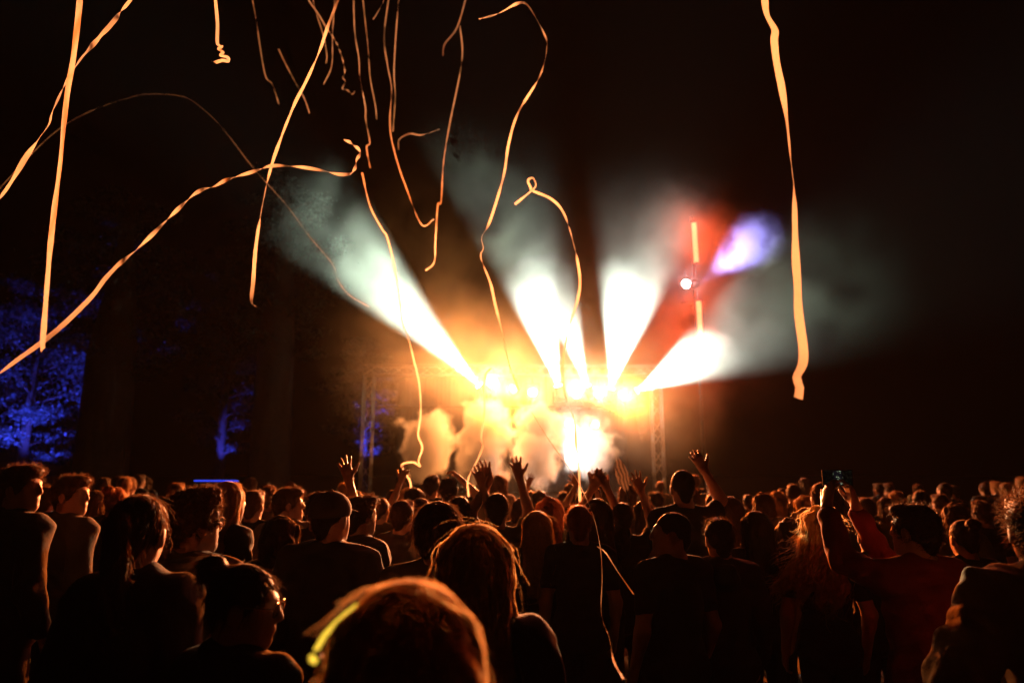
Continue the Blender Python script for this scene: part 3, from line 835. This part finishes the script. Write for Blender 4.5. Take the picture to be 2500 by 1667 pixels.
archetype('profile', 'short', h=.009, top=JACKET, yaw=-66, ns=1500, sl=.035, sw=.0022)
archetype('bald_profile', 'buzz', h=.009, top=TEE, yaw=62, ns=1500, sl=.012, sw=.002)
archetype('blown', 'blown', True, h=.012, top=TEE, ns=3600, sl=.20, sw=.0024, fly=.12)
archetype('phone_up', 'short', h=.008, top=dict(name='hoodie', sleeve=1.85, fat=.02, hood=False), yaw=25,
          arms={-1: ((-.31, .12, 1.50), (-.31, .22, 1.74)), 1: ((.02, .30, 1.46), (-.13, .26, 1.74))},
          hands={-1: {'palm': (1, .1, -.2), 'thumb': 1, 'spread': .05, 'curl': .35, 'd': (.25, .1, .9)}, 1: {'palm': (-1, .1, -.2), 'thumb': -1, 'spread': .05, 'curl': .35, 'd': (-.2, .1, .9)}}, ns=1200, sl=.035)
archetype('hip_jacket', 'messy', h=.011, top=dict(JACKET, puff=.026, wr=.016), arms={-1: ((-.36, -.06, 1.13), (-.20, .10, 1.0))}, yaw=-8, ns=1800, sl=.05, sw=.0024, lift=.4)
# spectators with raised arms
archetype('right_up', 'short', h=.0085, top=TEE, arms={1: ((.25, .04, 1.60), (.17, .07, 1.85))}, hands={1: OPEN_R}, ns=800, sl=.03)
archetype('right_bent', 'buzz', h=.0085, top=TEE, arms={1: ((.28, .05, 1.56), (.19, .10, 1.76))}, hands={1: dict(OPEN_R, curl=.25, spread=.12)}, ns=800, sl=.012)
archetype('left_up', 'bob', True, h=.0085, top=TEE, arms={-1: ((-.25, .04, 1.60), (-.16, .07, 1.85))}, hands={-1: OPEN_L}, ns=900, sl=.07)
archetype('both_up', 'short', h=.0085, top=TEE, arms={1: ((.24, .04, 1.62), (.17, .08, 1.88)), -1: ((-.20, .05, 1.62), (-.06, .1, 1.86))}, hands={1: OPEN_R, -1: dict(OPEN_L, d=(-.35, .1, .9))}, ns=800, sl=.03)
archetype('clap_up', 'long', True, h=.0085, top=TEE, arms={1: ((.20, .08, 1.60), (.09, .12, 1.84)), -1: ((-.18, .08, 1.60), (-.02, .12, 1.84))},
          hands={1: {'palm': (-.5, .8, 0), 'thumb': -1, 'spread': .1, 'curl': .12}, -1: {'palm': (.2, 1, 0), 'thumb': 1, 'spread': .22, 'curl': .04}}, ns=900, sl=.2)
archetype('fist_left', 'curly', h=.0085, top=TEE, arms={1: ((.30, .06, 1.62), (.10, .10, 1.80))}, hands={1: {'palm': (0, -.3, -1), 'thumb': -1, 'spread': .0, 'curl': .9}}, ns=900, sl=.035)
# plain spectators
archetype('man_short', 'short', h=.014, top=TEE, ns=600, sl=.03)
archetype('man_hood', 'messy', h=.014, top=HOODIE, ns=700, sl=.04)
archetype('man_buzz', 'buzz', h=.012, top=TEE, ns=500, sl=.012)
archetype('woman_long', 'long', True, h=.014, top=TEE, ns=1000, sl=.2)
archetype('woman_bob', 'bob', True, h=.014, top=JACKET, ns=900, sl=.07)
archetype('woman_bun', 'bun', True, h=.014, top=TEE, ns=600, sl=.05, lift=.06)
archetype('woman_wavy', 'wavy', True, h=.014, top=TEE, ns=1100, sl=.15)
archetype('curly', 'curly', h=.014, top=TEE, ns=900, sl=.035)

GN = 'spectators near the camera'; GR = 'spectators with raised arms'; GB = 'spectators further back in the crowd'
P = person
P('front_long', 1000, 1413, 1.0, 'nearest head, long hair rimmed bright orange, wearing a glowing yellow hoop', 6, 'backlit', 'black', group=GN)
P('long_jacket', 1163, 1277, 1.98, 'woman with long straight hair and loose flyaway strands, dark jacket, behind the nearest head', -4, 'backlit', 'black', group=GN)
P('bun_glasses', 592, 1352, 2.0, 'woman with hair pulled back, glasses and collared jacket looking right', -25, 'dark', 'black', group=GN)
P('pony', 352, 1206, 2.35, 'big dark figure with a ponytail, left of the curly haired man', -8, 'brown', 'black', group=GN)
P('curly_hoodie', 482, 1187, 2.95, 'man with curly hair, glasses and pale hoodie, ear lit orange', -8, 'brown', 'grey', skin=2, group=GN)
P('round_tee', 1070, 1221, 2.9, 'person with round bowl of short hair and bright edged shoulder', 4, 'brown', 'white', group=GN)
P('profile', 60, 1134, 4.0, 'tall man at the left edge looking right, hair swept up', -25, 'brown', 'black', group=GN)
P('profile', 182, 1159, 4.5, 'man with lit face in profile, second from the left edge', -30, 'brown', 'grey', skin=2, group=GN)
P('woman_long', 562, 1174, 4.3, 'woman with long hair shining orange, right of the curly haired man', -35, 'blond', 'black', group=GN)
P('cap_tee', 812, 1200, 3.3, 'man in a cap and dark hooded top, broad shoulders, left of centre', -6, 'dark', 'black', group=GN)
P('woman_bob', 690, 1256, 3.9, 'short dark bobbed head low in the crowd left of the cap', 0, 'dark', 'black', group=GN)
P('man_hood', 884, 1208, 4.2, 'person in a pale hooded top right of the man in the cap', -40, 'brown', 'grey', group=GN)
P('woman_long', 1311, 1246, 4.5, 'long straight haired woman just right of the jacket woman', 3, 'blond', 'black', group=GN)
P('woman_wavy', 1342, 1211, 5.2, 'wavy haired woman behind the straight haired one at the centre', -12, 'red', 'olive', group=GN)
P('man_short', 1412, 1232, 4.4, 'fuzzy haired broad person below the long hanging streamer', 0, 'red', 'black', group=GN)
P('bald_profile', 1636, 1250, 3.7, 'close cropped head in profile looking left, right of centre', 22, 'dark', 'black', skin=1, group=GN)
P('blown', 1996, 1232, 4.0, 'woman with wavy hair blown out to the left, right part of the crowd', -6, 'backlit', 'black', group=GN)
ph = P('phone_up', 2226, 1228, 3.2, 'person in a hooded top holding a phone up with both hands', 4, 'dark', 'red', skin=1, group=GR)
P('hip_jacket', 2512, 1203, 2.5, 'person in a tan jacket with a hand on the hip at the right edge', -4, 'brown', 'tan', group=GN)
P('right_bent', 1664, 1147, 5.0, 'tall man with ears showing, right arm stretched up, right of centre', 2, 'dark', 'black', group=GR)
P('right_up', 784, 1200, 4.6, 'spectator with a red lit open hand raised left of centre', 0, 'dark', 'navy', group=GR)
P('right_up', 1122, 1211, 5.0, 'spectator with one spread hand up before the orange smoke', 0, 'dark', 'black', group=GR)
P('both_up', 1214, 1203, 5.0, 'short haired man with both spread hands up before the yellow smoke', 0, 'dark', 'olive', group=GR)
P('clap_up', 1458, 1216, 4.9, 'long haired woman holding both hands together overhead', 0, 'brown', 'black', group=GR)
P('right_up', 1517, 1226, 5.0, 'spectator with a raised arm right of the clapping hands', 0, 'dark', 'black', group=GR)
P('both_up', 1421, 1200, 8.2, 'spectator with both arms up in front of the white floor light', 0, 'dark', 'black', group=GR)
P('fist_left', 1096, 1165, 7.4, 'curly haired spectator with a bent raised arm before the leftmost smoke', 0, 'dark', 'black', group=GR)
P('left_up', 1012, 1188, 7.2, 'spectator reaching up for the streamer beside the leftmost smoke jet', 0, 'dark', 'black', group=GR)
P('left_up', 1318, 1196, 9.0, 'far spectator with a raised left hand, centre', 0, 'dark', 'black', group=GR)
P('woman_long', 1842, 1246, 4.5, 'dark long haired figure left of the blown hair', 0, 'dark', 'black', group=GN)
P('man_hood', 1752, 1262, 3.9, 'dark hooded figure right of the head in profile', 6, 'dark', 'black', group=GN)
P('woman_bob', 1925, 1262, 5.0, 'dark bobbed figure just left of the blown hair', 0, 'dark', 'black', group=GN)
P('man_short', 2118, 1268, 4.6, 'dark short haired figure under the raised phone', -4, 'dark', 'black', group=GN)
P('woman_bun', 2345, 1262, 4.2, 'dark figure with a bun between the phone holder and the tan jacket', 0, 'dark', 'black', group=GN)
rows = [('man_short', 622, 1196, 5.6, 'brown'), ('profile', 706, 1190, 5.2, 'brown'), ('curly', 770, 1203, 6.2, 'brown'), ('woman_bun', 932, 1211, 6.4, 'brown'), ('man_short', 985, 1220, 5.1, 'brown'),
        ('woman_long', 1028, 1215, 5.5, 'brown'), ('man_buzz', 958, 1196, 9.5, 'brown'), ('curly', 1055, 1158, 8.6, 'dark'), ('woman_bob', 1272, 1215, 7.4, 'brown'),
        ('man_short', 1295, 1198, 9.8, 'dark'), ('woman_bob', 1376, 1198, 11.0, 'dark'), ('man_short', 1452, 1190, 10.5, 'dark'), ('woman_long', 1569, 1222, 6.6, 'dark'), ('man_hood', 1600, 1200, 8.4, 'dark'),
        ('woman_long', 1782, 1211, 5.9, 'brown'), ('woman_bob', 1862, 1200, 7.0, 'brown'), ('man_short', 1826, 1207, 10.0, 'dark'), ('woman_wavy', 1963, 1207, 6.4, 'blond'), ('man_buzz', 1908, 1192, 10.5, 'brown'),
        ('man_short', 2110, 1214, 6.5, 'brown'), ('woman_long', 2160, 1212, 8.4, 'brown'), ('man_short', 2292, 1206, 8.0, 'brown'), ('woman_bob', 2330, 1225, 5.6, 'brown'), ('curly', 2395, 1220, 6.6, 'brown'),
        ('woman_bun', 288, 1184, 6.0, 'red'), ('man_short', 432, 1178, 7.4, 'brown'), ('woman_long', 236, 1196, 6.8, 'brown'), ('man_hood', 118, 1186, 6.4, 'brown'), ('man_short', 5, 1180, 5.6, 'brown'),
        ('curly', 656, 1184, 7.6, 'brown'), ('man_short', 1740, 1204, 7.4, 'dark'), ('woman_bun', 730, 1208, 7.8, 'brown'), ('man_hood', 1520, 1196, 10.8, 'dark'), ('woman_long', 868, 1196, 7.0, 'brown')]
HN = {'dark': 'dark', 'brown': 'brown', 'blond': 'blond', 'red': 'reddish'}
KN = dict(man_short='short haired spectator', profile='spectator turned right', curly='curly haired spectator', woman_bun='spectator with a bun', woman_long='long haired spectator', man_buzz='close cropped spectator',
          woman_bob='spectator with bobbed hair', man_hood='spectator in a hooded top', woman_wavy='wavy haired spectator')
MARKS = [(0, 'at the left edge'), (190, 'behind the man in profile'), (352, 'behind the ponytail figure'), (482, 'behind the curly man'), (600, 'behind the shining hair'), (700, 'left of the raised red hand'), (800, 'behind the man in the cap'),
         (886, 'before the left lattice tower'), (960, 'left of the leftmost smoke jet'), (1042, 'before the leftmost smoke jet'), (1140, 'before the tall orange smoke jet'), (1216, 'behind both spread hands'), (1312, 'before the yellow smoke jet'), (1402, 'before the white floor light'),
         (1466, 'behind the clapping hands'), (1560, 'left of the right lattice tower'), (1616, 'before the right lattice tower'), (1720, 'right of the tall man'), (1800, 'right of the light mast'), (1880, 'right of the mast'), (1960, 'left of the blown hair'),
         (2040, 'behind the blown hair'), (2110, 'below the raised phone'), (2226, 'behind the phone holder'), (2330, 'right of the phone holder'), (2430, 'left of the tan jacket'), (2500, 'at the right edge')]
TN = dict(black='black', navy='navy', grey='grey', olive='olive', white='white')
used = []
def put_back(key, px, py, Y, hair, top, yaw):
    mk = min(MARKS, key=lambda m: abs(m[0] - px))[1]
    dist = 'close' if Y < 6 else 'midway' if Y < 8.5 else 'far' if Y < 12 else 'very far'
    lab = f"{HN[hair]} {KN[key]}, {TN[top]} top, {dist} back, {mk}"
    lab = lab.replace('close back', 'fairly close')
    used.append((px, Y)); return P(key, px, py, Y, lab, yaw, hair, top, group=GB, skin=random.randrange(3))
tops = ['black', 'navy', 'grey', 'olive', 'black', 'white']
for i, (k, px, py, Y, hr) in enumerate(rows): put_back(k, px, py, Y, hr, tops[(i * 5 + i // 6) % 6], random.uniform(-25, 25))
taken = [(o.location.x, o.location.y) for o in COL.objects if o.type == 'EMPTY' and o.name.startswith('person')]
keys = ['man_short', 'woman_long', 'man_buzz', 'woman_bob', 'curly', 'woman_bun', 'man_hood', 'woman_wavy']
n_far = 0; tries = 0; labs = set(o['label'] for o in COL.objects if 'label' in o)
while n_far < 62 and tries < 4000:
    tries += 1
    Y = random.uniform(5.6, 15.5); px = random.uniform(-10, 2510); x = at(px, 1150, Y).x
    if any((x - a) ** 2 + (Y - b) ** 2 < .50 ** 2 for a, b in taken): continue
    h = random.uniform(1.56, 1.80); d = Vector((x, Y, h - CAM_Z)); py = 1157.5 - (h - CAM_Z) / Y * FPX
    k = random.choice(keys); hr = random.choice(['dark', 'brown', 'brown', 'blond']); tp = random.choice(tops)
    mk = min(MARKS, key=lambda m: abs(m[0] - px))[1]
    dist = 'close' if Y < 6 else 'midway' if Y < 8.5 else 'far' if Y < 12 else 'very far'
    lab = f"{HN[hr]} {KN[k]}, {TN[tp]} top, {dist} back, {mk}".replace('close back', 'fairly close')
    if lab in labs: continue
    labs.add(lab); taken.append((x, Y)); n_far += 1
    put_back(k, px, py, Y, hr, tp, random.uniform(-30, 30))

# ------------------------------------------------------------------ things worn and held
gh = empty('glow_stick_hoop', at(790, 1550, 1.0)); tag(gh, 'yellow glowing tube hoop with dark connector on the nearest head', 'glow stick')
GLOW = mat_emit('glow_yellow', (1.0, .62, .05), 1.3)
og = at(790, 1550, 1.0)
def gp(x, y, Y): return at(x, y, Y) - og
MB().tube([gp(872, 1478, 1.04), gp(845, 1498, 1.02), gp(818, 1522, 1.0), gp(792, 1550, .99), gp(776, 1578, .985), gp(771, 1588, .985)], .0036, 10).build('tube', GLOW, gh, True)
MB().tube([gp(771, 1586, .985), gp(776, 1604, .986), gp(792, 1614, .99)], .005, 8).build('connector', M['cable_black'], gh, True)
MB().tube([gp(761, 1597, .983), gp(764, 1608, .983), gp(774, 1614, .984)], [.004, .0058, .0045], 10).build('end_bulb', GLOW, gh, True)

pc = at(2105, 1166, 3.2); sph = ph.scale[0]
ro = empty('phone', (pc.x, 3.2 + .26 * sph, pc.z), R(4)); tag(ro, 'phone held up sideways, its screen showing the lit stage', 'phone')
w_, h_ = .155, .075
MB().box((0, 0, 0), (w_, .009, h_)).build('case', M['black_metal'], ro)
def mat_screen():
    m, n, l = new_mat('phone_screen'); n.remove(n['Principled BSDF'])
    e = n.new('ShaderNodeEmission'); l.new(e.outputs[0], n['Material Output'].inputs[0])
    tc = n.new('ShaderNodeTexCoord'); v = n.new('ShaderNodeTexVoronoi'); v.inputs['Scale'].default_value = 130
    l.new(tc.outputs['Object'], v.inputs['Vector'])
    cr = n.new('ShaderNodeValToRGB'); cr.color_ramp.elements[0].color = (.55, .7, .4, 1); cr.color_ramp.elements[1].color = (.004, .004, .006, 1)
    cr.color_ramp.elements[0].position = .12; cr.color_ramp.elements[1].position = .34
    l.new(v.outputs['Distance'], cr.inputs[0]); l.new(cr.outputs[0], e.inputs[0])
    sx = n.new('ShaderNodeSeparateXYZ'); l.new(tc.outputs['Object'], sx.inputs[0])
    ab = math_node(n, l, 'ABSOLUTE', sx.outputs[0]); sm = smooth_node(n, l, ab, .012, .03, 1.0, .04)
    l.new(sm, e.inputs[1]); return m
MB().box((0, -.0055, 0), (w_ - .008, .002, h_ - .008)).build('screen', mat_screen(), ro)

def mat_fan():
    m, n, l = new_mat('fan_print'); b = n['Principled BSDF']; b.inputs['Roughness'].default_value = .6
    tc = n.new('ShaderNodeTexCoord'); w = n.new('ShaderNodeTexWave'); w.inputs['Scale'].default_value = 9; w.inputs['Distortion'].default_value = 6
    l.new(tc.outputs['Object'], w.inputs['Vector']); cr = n.new('ShaderNodeValToRGB')
    cr.color_ramp.elements[0].color = (.10, .09, .08, 1); cr.color_ramp.elements[1].color = (.45, .40, .34, 1)
    l.new(w.outputs['Fac'], cr.inputs[0]); l.new(cr.outputs[0], b.inputs['Base Color'])
    tr_ = n.new('ShaderNodeBsdfTranslucent'); l.new(cr.outputs[0], tr_.inputs[0]); ms = n.new('ShaderNodeMixShader'); ms.inputs[0].default_value = .4
    l.new(b.outputs[0], ms.inputs[1]); l.new(tr_.outputs[0], ms.inputs[2]); l.new(ms.outputs[0], n['Material Output'].inputs[0]); return m
fp = at(1530, 1200, 6.9); fo = empty('hand_fan', fp, 0); fo.rotation_euler = (0, R(-14), 0); tag(fo, 'leaf shaped patterned fan held up left of the right tower', 'fan')
fm = MB(); prof = [(0, .012), (.04, .03), (.10, .058), (.17, .066), (.25, .05), (.31, .026), (.345, .004)]
for z, w in prof:
    fm.v += [Vector((-w, -.002, z)), Vector((w, -.002, z)), Vector((w, .002, z)), Vector((-w, .002, z))]
for i in range(len(prof) - 1):
    for a, b in ((0, 1), (1, 2), (2, 3), (3, 0)): fm.f.append([4*i+a, 4*i+b, 4*i+4+b, 4*i+4+a])
fm.f += [[3, 2, 1, 0], [4*len(prof)-4+k for k in range(4)]]
fm.build('leaf', mat_fan(), fo); MB().tube([(0, 0, -.16), (0, 0, .02)], .008, 6).build('handle', M['cable_black'], fo)
# ------------------------------------------------------------------ paper streamers in the air
def mat_paper():
    m, n, l = new_mat('streamer_paper'); b = n['Principled BSDF']
    b.inputs['Base Color'].default_value = (.6, .56, .46, 1); b.inputs['Roughness'].default_value = .7
    tc = n.new('ShaderNodeTexCoord'); t = n.new('ShaderNodeTexNoise'); t.inputs['Scale'].default_value = 60; t.inputs['Detail'].default_value = 3
    l.new(tc.outputs['Object'], t.inputs['Vector']); bp = n.new('ShaderNodeBump'); bp.inputs['Strength'].default_value = .7; bp.inputs['Distance'].default_value = .004
    l.new(t.outputs['Fac'], bp.inputs['Height']); l.new(bp.outputs[0], b.inputs['Normal'])
    tr_ = n.new('ShaderNodeBsdfTranslucent'); tr_.inputs[0].default_value = (.64, .6, .5, 1); ms = n.new('ShaderNodeMixShader'); ms.inputs[0].default_value = .55
    l.new(b.outputs[0], ms.inputs[1]); l.new(tr_.outputs[0], ms.inputs[2]); l.new(ms.outputs[0], n['Material Output'].inputs[0]); return m
PAPER = mat_paper()
def catmull(P, per):
    P = [P[0] * 2 - P[1]] + P + [P[-1] * 2 - P[-2]]; out = []
    for i in range(1, len(P) - 2):
        a, b, c, d = P[i-1:i+3]; m = max(2, int(per(b, c)))
        for k in range(m):
            t = k / m; out.append(.5 * (2*b + (c-a)*t + (2*a-5*b+4*c-d)*t*t + (3*b-a-3*c+d)*t**3))
    out.append(P[-2]); return out
def streamer(pts, Y0, Y1, w, label, twist=.6, spiral=0.0, seed=0, sway=.12):
    g = random.Random(seed + 100); n = len(pts)
    ph = [g.uniform(0, 6.28) for _ in range(6)]
    W3 = []
    for i, (x, y) in enumerate(pts):
        t = i / (n - 1); W3.append(at(x, y, Y0 + (Y1 - Y0) * t + sway * math.sin(3.1 * t + ph[0]) + sway * .4 * math.sin(9 * t + ph[1])))
    C = catmull(W3, lambda a, b: (a - b).length / .018 + 1)
    v = []; f = []; s = 0
    for i, p in enumerate(C):
        t = (C[min(i+1, len(C)-1)] - C[max(i-1, 0)]).normalized()
        if i: s += (C[i] - C[i-1]).length
        side = t.cross(Vector((0, 1, 0)));  side = side.normalized() if side.length > .05 else Vector((1, 0, 0))
        ang = (1.7 if Y0 < 6 else .9) * twist * (math.sin(s * 2.3 + ph[2]) + .7 * math.sin(s * 5.1 + ph[3]) + .5 * math.sin(s * 11 + ph[4]) + .25 * math.sin(s * 31 + ph[5])) + spiral * max(0, s - .9)
        a = Quaternion(t, ang) @ side; nn = t.cross(a)
        v += [p - a * w / 2, p + nn * w * .06, p + a * w / 2]
        if i:
            k = 3 * i
            f += [[k-3, k-2, k+1, k], [k-2, k-1, k+2, k+1]]
    me = bpy.data.meshes.new('paper_streamer'); me.from_pydata([tuple(q) for q in v], [], f); me.update()
    o = link_mesh('paper_streamer', me, None, PAPER, True)
    c = sum((Vector(q) for q in v), Vector()) / len(v)
    me.transform(Matrix.Translation(-c)); o.location = c
    tag(o, label, 'streamer', 'paper streamers flying over the crowd'); return o
ST = [
 ([(197,-25),(191,41),(179,143),(166,217),(156,303),(147,399),(134,500),(123,600),(113,722),(105,829),(105,855)], 2.5, 2.3, .022, 'broad straight orange streamer hanging down the left side', .16, 0),
 ([(340,-25),(319,0),(274,57),(236,99),(191,153),(159,207),(128,273),(120,303),(96,338),(64,383),(32,437),(0,485),(-40,545)], 3.0, 2.4, .019, 'streamer slanting from the top to the left edge, crossing the broad one', .9, 0),
 ([(-30,932),(0,911),(44,877),(96,840),(155,792),(222,726),(259,678),(292,644),(344,600),(446,500),(488,466),(523,456),(552,440),(593,427),(638,413),(668,405),(732,408),(783,416),(828,426),(857,424),(868,408),(872,389),(880,371),(860,351),(841,341)], 2.5, 4.4, .02, 'long twisted streamer arching from the left edge to the middle', .3, 17),
 ([(835,-25),(826,0),(802,61),(783,118),(764,163),(745,204),(719,255),(688,332),(662,408),(641,500),(625,600),(618,689),(614,737),(625,748)], 4.2, 3.6, .021, 'brightest slanting streamer, left of centre, cut off straight at the bottom', .45, 0),
 ([(525,-25),(526,0),(531,57),(531,108),(542,113),(534,120),(544,128),(539,136),(555,140),(558,150),(542,148),(526,153),(518,150)], 3.3, 3.2, .017, 'short streamer with a crumpled knot at its end, top left', .25, 0),
 ([(-20,480),(0,459),(108,346),(179,293),(255,258),(319,238),(360,230),(446,236),(497,268),(548,319),(619,411),(700,502),(757,579),(811,644),(826,686),(853,720),(901,749)], 7.5, 11, .008, 'faint thin streamer in a wide arc across the upper left', .7, 0),
 ([(884,422),(903,502),(933,560),(945,579),(964,655),(977,743),(981,782),(998,828),(1010,877),(1022,927),(1027,978),(1026,1023),(1021,1062),(1031,1092),(1022,1123),(1026,1138),(1009,1128),(981,1136),(1001,1174),(1004,1207)], 8.0, 7.2, .021, 'streamer falling past the left white beam into a grasping hand', .55, 0),
 ([(1169,47),(1214,35),(1265,9),(1290,16),(1327,80),(1335,117),(1318,186),(1265,276),(1242,351),(1232,418),(1216,479),(1193,548),(1176,579),(1180,606),(1174,629),(1197,690),(1209,743),(1228,820),(1243,889),(1266,950)], 4.4, 5.4, .021, 'long curling white gold streamer from the top to the middle of the truss', .7, 0),
 ([(1257,499),(1295,468),(1308,453),(1301,435),(1289,441),(1295,457),(1301,466),(1347,487),(1377,522),(1400,594),(1415,671),(1412,724),(1389,801),(1375,877),(1374,916),(1380,965),(1403,1029),(1406,1080),(1413,1136),(1416,1225)], 5.4, 5.0, .022, 'streamer with a looped tip bending down before the white floor light', .6, 0),
 ([(1865,-25),(1867,0),(1872,36),(1892,74),(1890,98),(1896,152),(1910,223),(1923,312),(1931,397),(1939,469),(1941,558),(1943,634),(1947,696),(1950,765),(1961,850),(1959,890),(1945,921),(1952,945),(1949,972)], 2.0, 2.05, .025, 'broad orange streamer hanging alone on the right', .32, 0),
 ([(1298,1006),(1339,1072),(1383,1133),(1413,1179),(1446,1252),(1464,1327),(1470,1402),(1468,1495),(1487,1555),(1498,1611),(1522,1656)], 4.1, 1.7, .004, 'hair thin streamer running down over the crowd right of the jacket woman', .5, 0),
 ([(1459,1334),(1479,1349),(1506,1391),(1547,1450)], 2.6, 2.4, .004, 'short thin streamer end over the dark crowd right of centre', .5, 0),
 ([(1198,900),(1185,914),(1181,952),(1183,1003),(1175,1067),(1179,1087),(1167,1120),(1143,1169),(1144,1212)], 8.5, 7.0, .021, 'streamer hanging in front of the tall orange smoke jet', .5, 0),
 ([(863,-20),(866,77),(876,143),(879,191),(892,261),(893,293),(903,348),(895,360),(904,411)], 9.0, 8.6, .021, 'dim red streamer with a kinked lower end, longest of the top bundle', .9, 0),
 ([(951,-20),(938,89),(946,159),(956,217),(952,287),(955,335),(971,399),(992,459),(1029,548),(1060,535)], 8.0, 9.0, .021, 'dim red streamer ending in a hook right of the bundle', .7, 0),
 ([(975,-20),(967,80),(962,175),(965,239),(959,322)], 9.2, 9.0, .02, 'dim red straight streamer beside the hooked one', .7, 0),
 ([(1142,-20),(1116,67),(1086,108),(1081,137)], 8.6, 9.0, .021, 'short dim red streamer at the top, left of the curling gold one', .7, 0),
 ([(1123,64),(1129,128),(1121,191),(1099,297),(1083,395),(1077,491),(1069,502),(1063,590),(1060,640),(1039,661)], 9.5, 9.0, .021, 'long dim streamer hanging left of the curling gold one', .7, 0),
 ([(738,-20),(777,35),(796,67),(818,99),(834,137),(842,175),(837,190),(843,200),(836,217),(847,220),(860,230),(866,223)], 9.0, 8.5, .021, 'dim streamer with a corkscrew end behind the brightest one', .6, 22),
 ([(819,-20),(812,80),(810,159),(790,207)], 9.5, 9.2, .02, 'dim streamer just behind the top of the brightest one', .7, 0),
 ([(612,-20),(624,41),(637,128),(649,188),(665,207),(681,255)], 11, 10.5, .018, 'very faint streamer left of the brightest one', .8, 0),
 ([(680,120),(694,150),(719,198),(742,239),(756,277)], 11, 10.5, .018, 'very faint short streamer crossing behind the brightest one', .8, 0),
 ([(948,-20),(925,26),(911,48)], 8.5, 8.4, .02, 'very short dim streamer at the top edge of the bundle', .7, 0),
 ([(1073,316),(1029,330),(1000,327),(975,341),(973,367)], 9.0, 9.4, .02, 'short dim streamer flying sideways below the bundle', .7, 0),
 ([(762,-20),(769,22),(790,89),(798,137),(796,156)], 11, 10.5, .018, 'very faint streamer beside the corkscrew one', .7, 0),
 ([(884,-20),(888,19),(898,112),(904,191),(916,255),(920,292)], 11, 10.6, .018, 'very faint streamer inside the top bundle', .7, 0)]
for i, (pts, y0, y1, w, lab, tw, sp) in enumerate(ST): streamer(pts, y0, y1, w, lab, tw, sp, i)
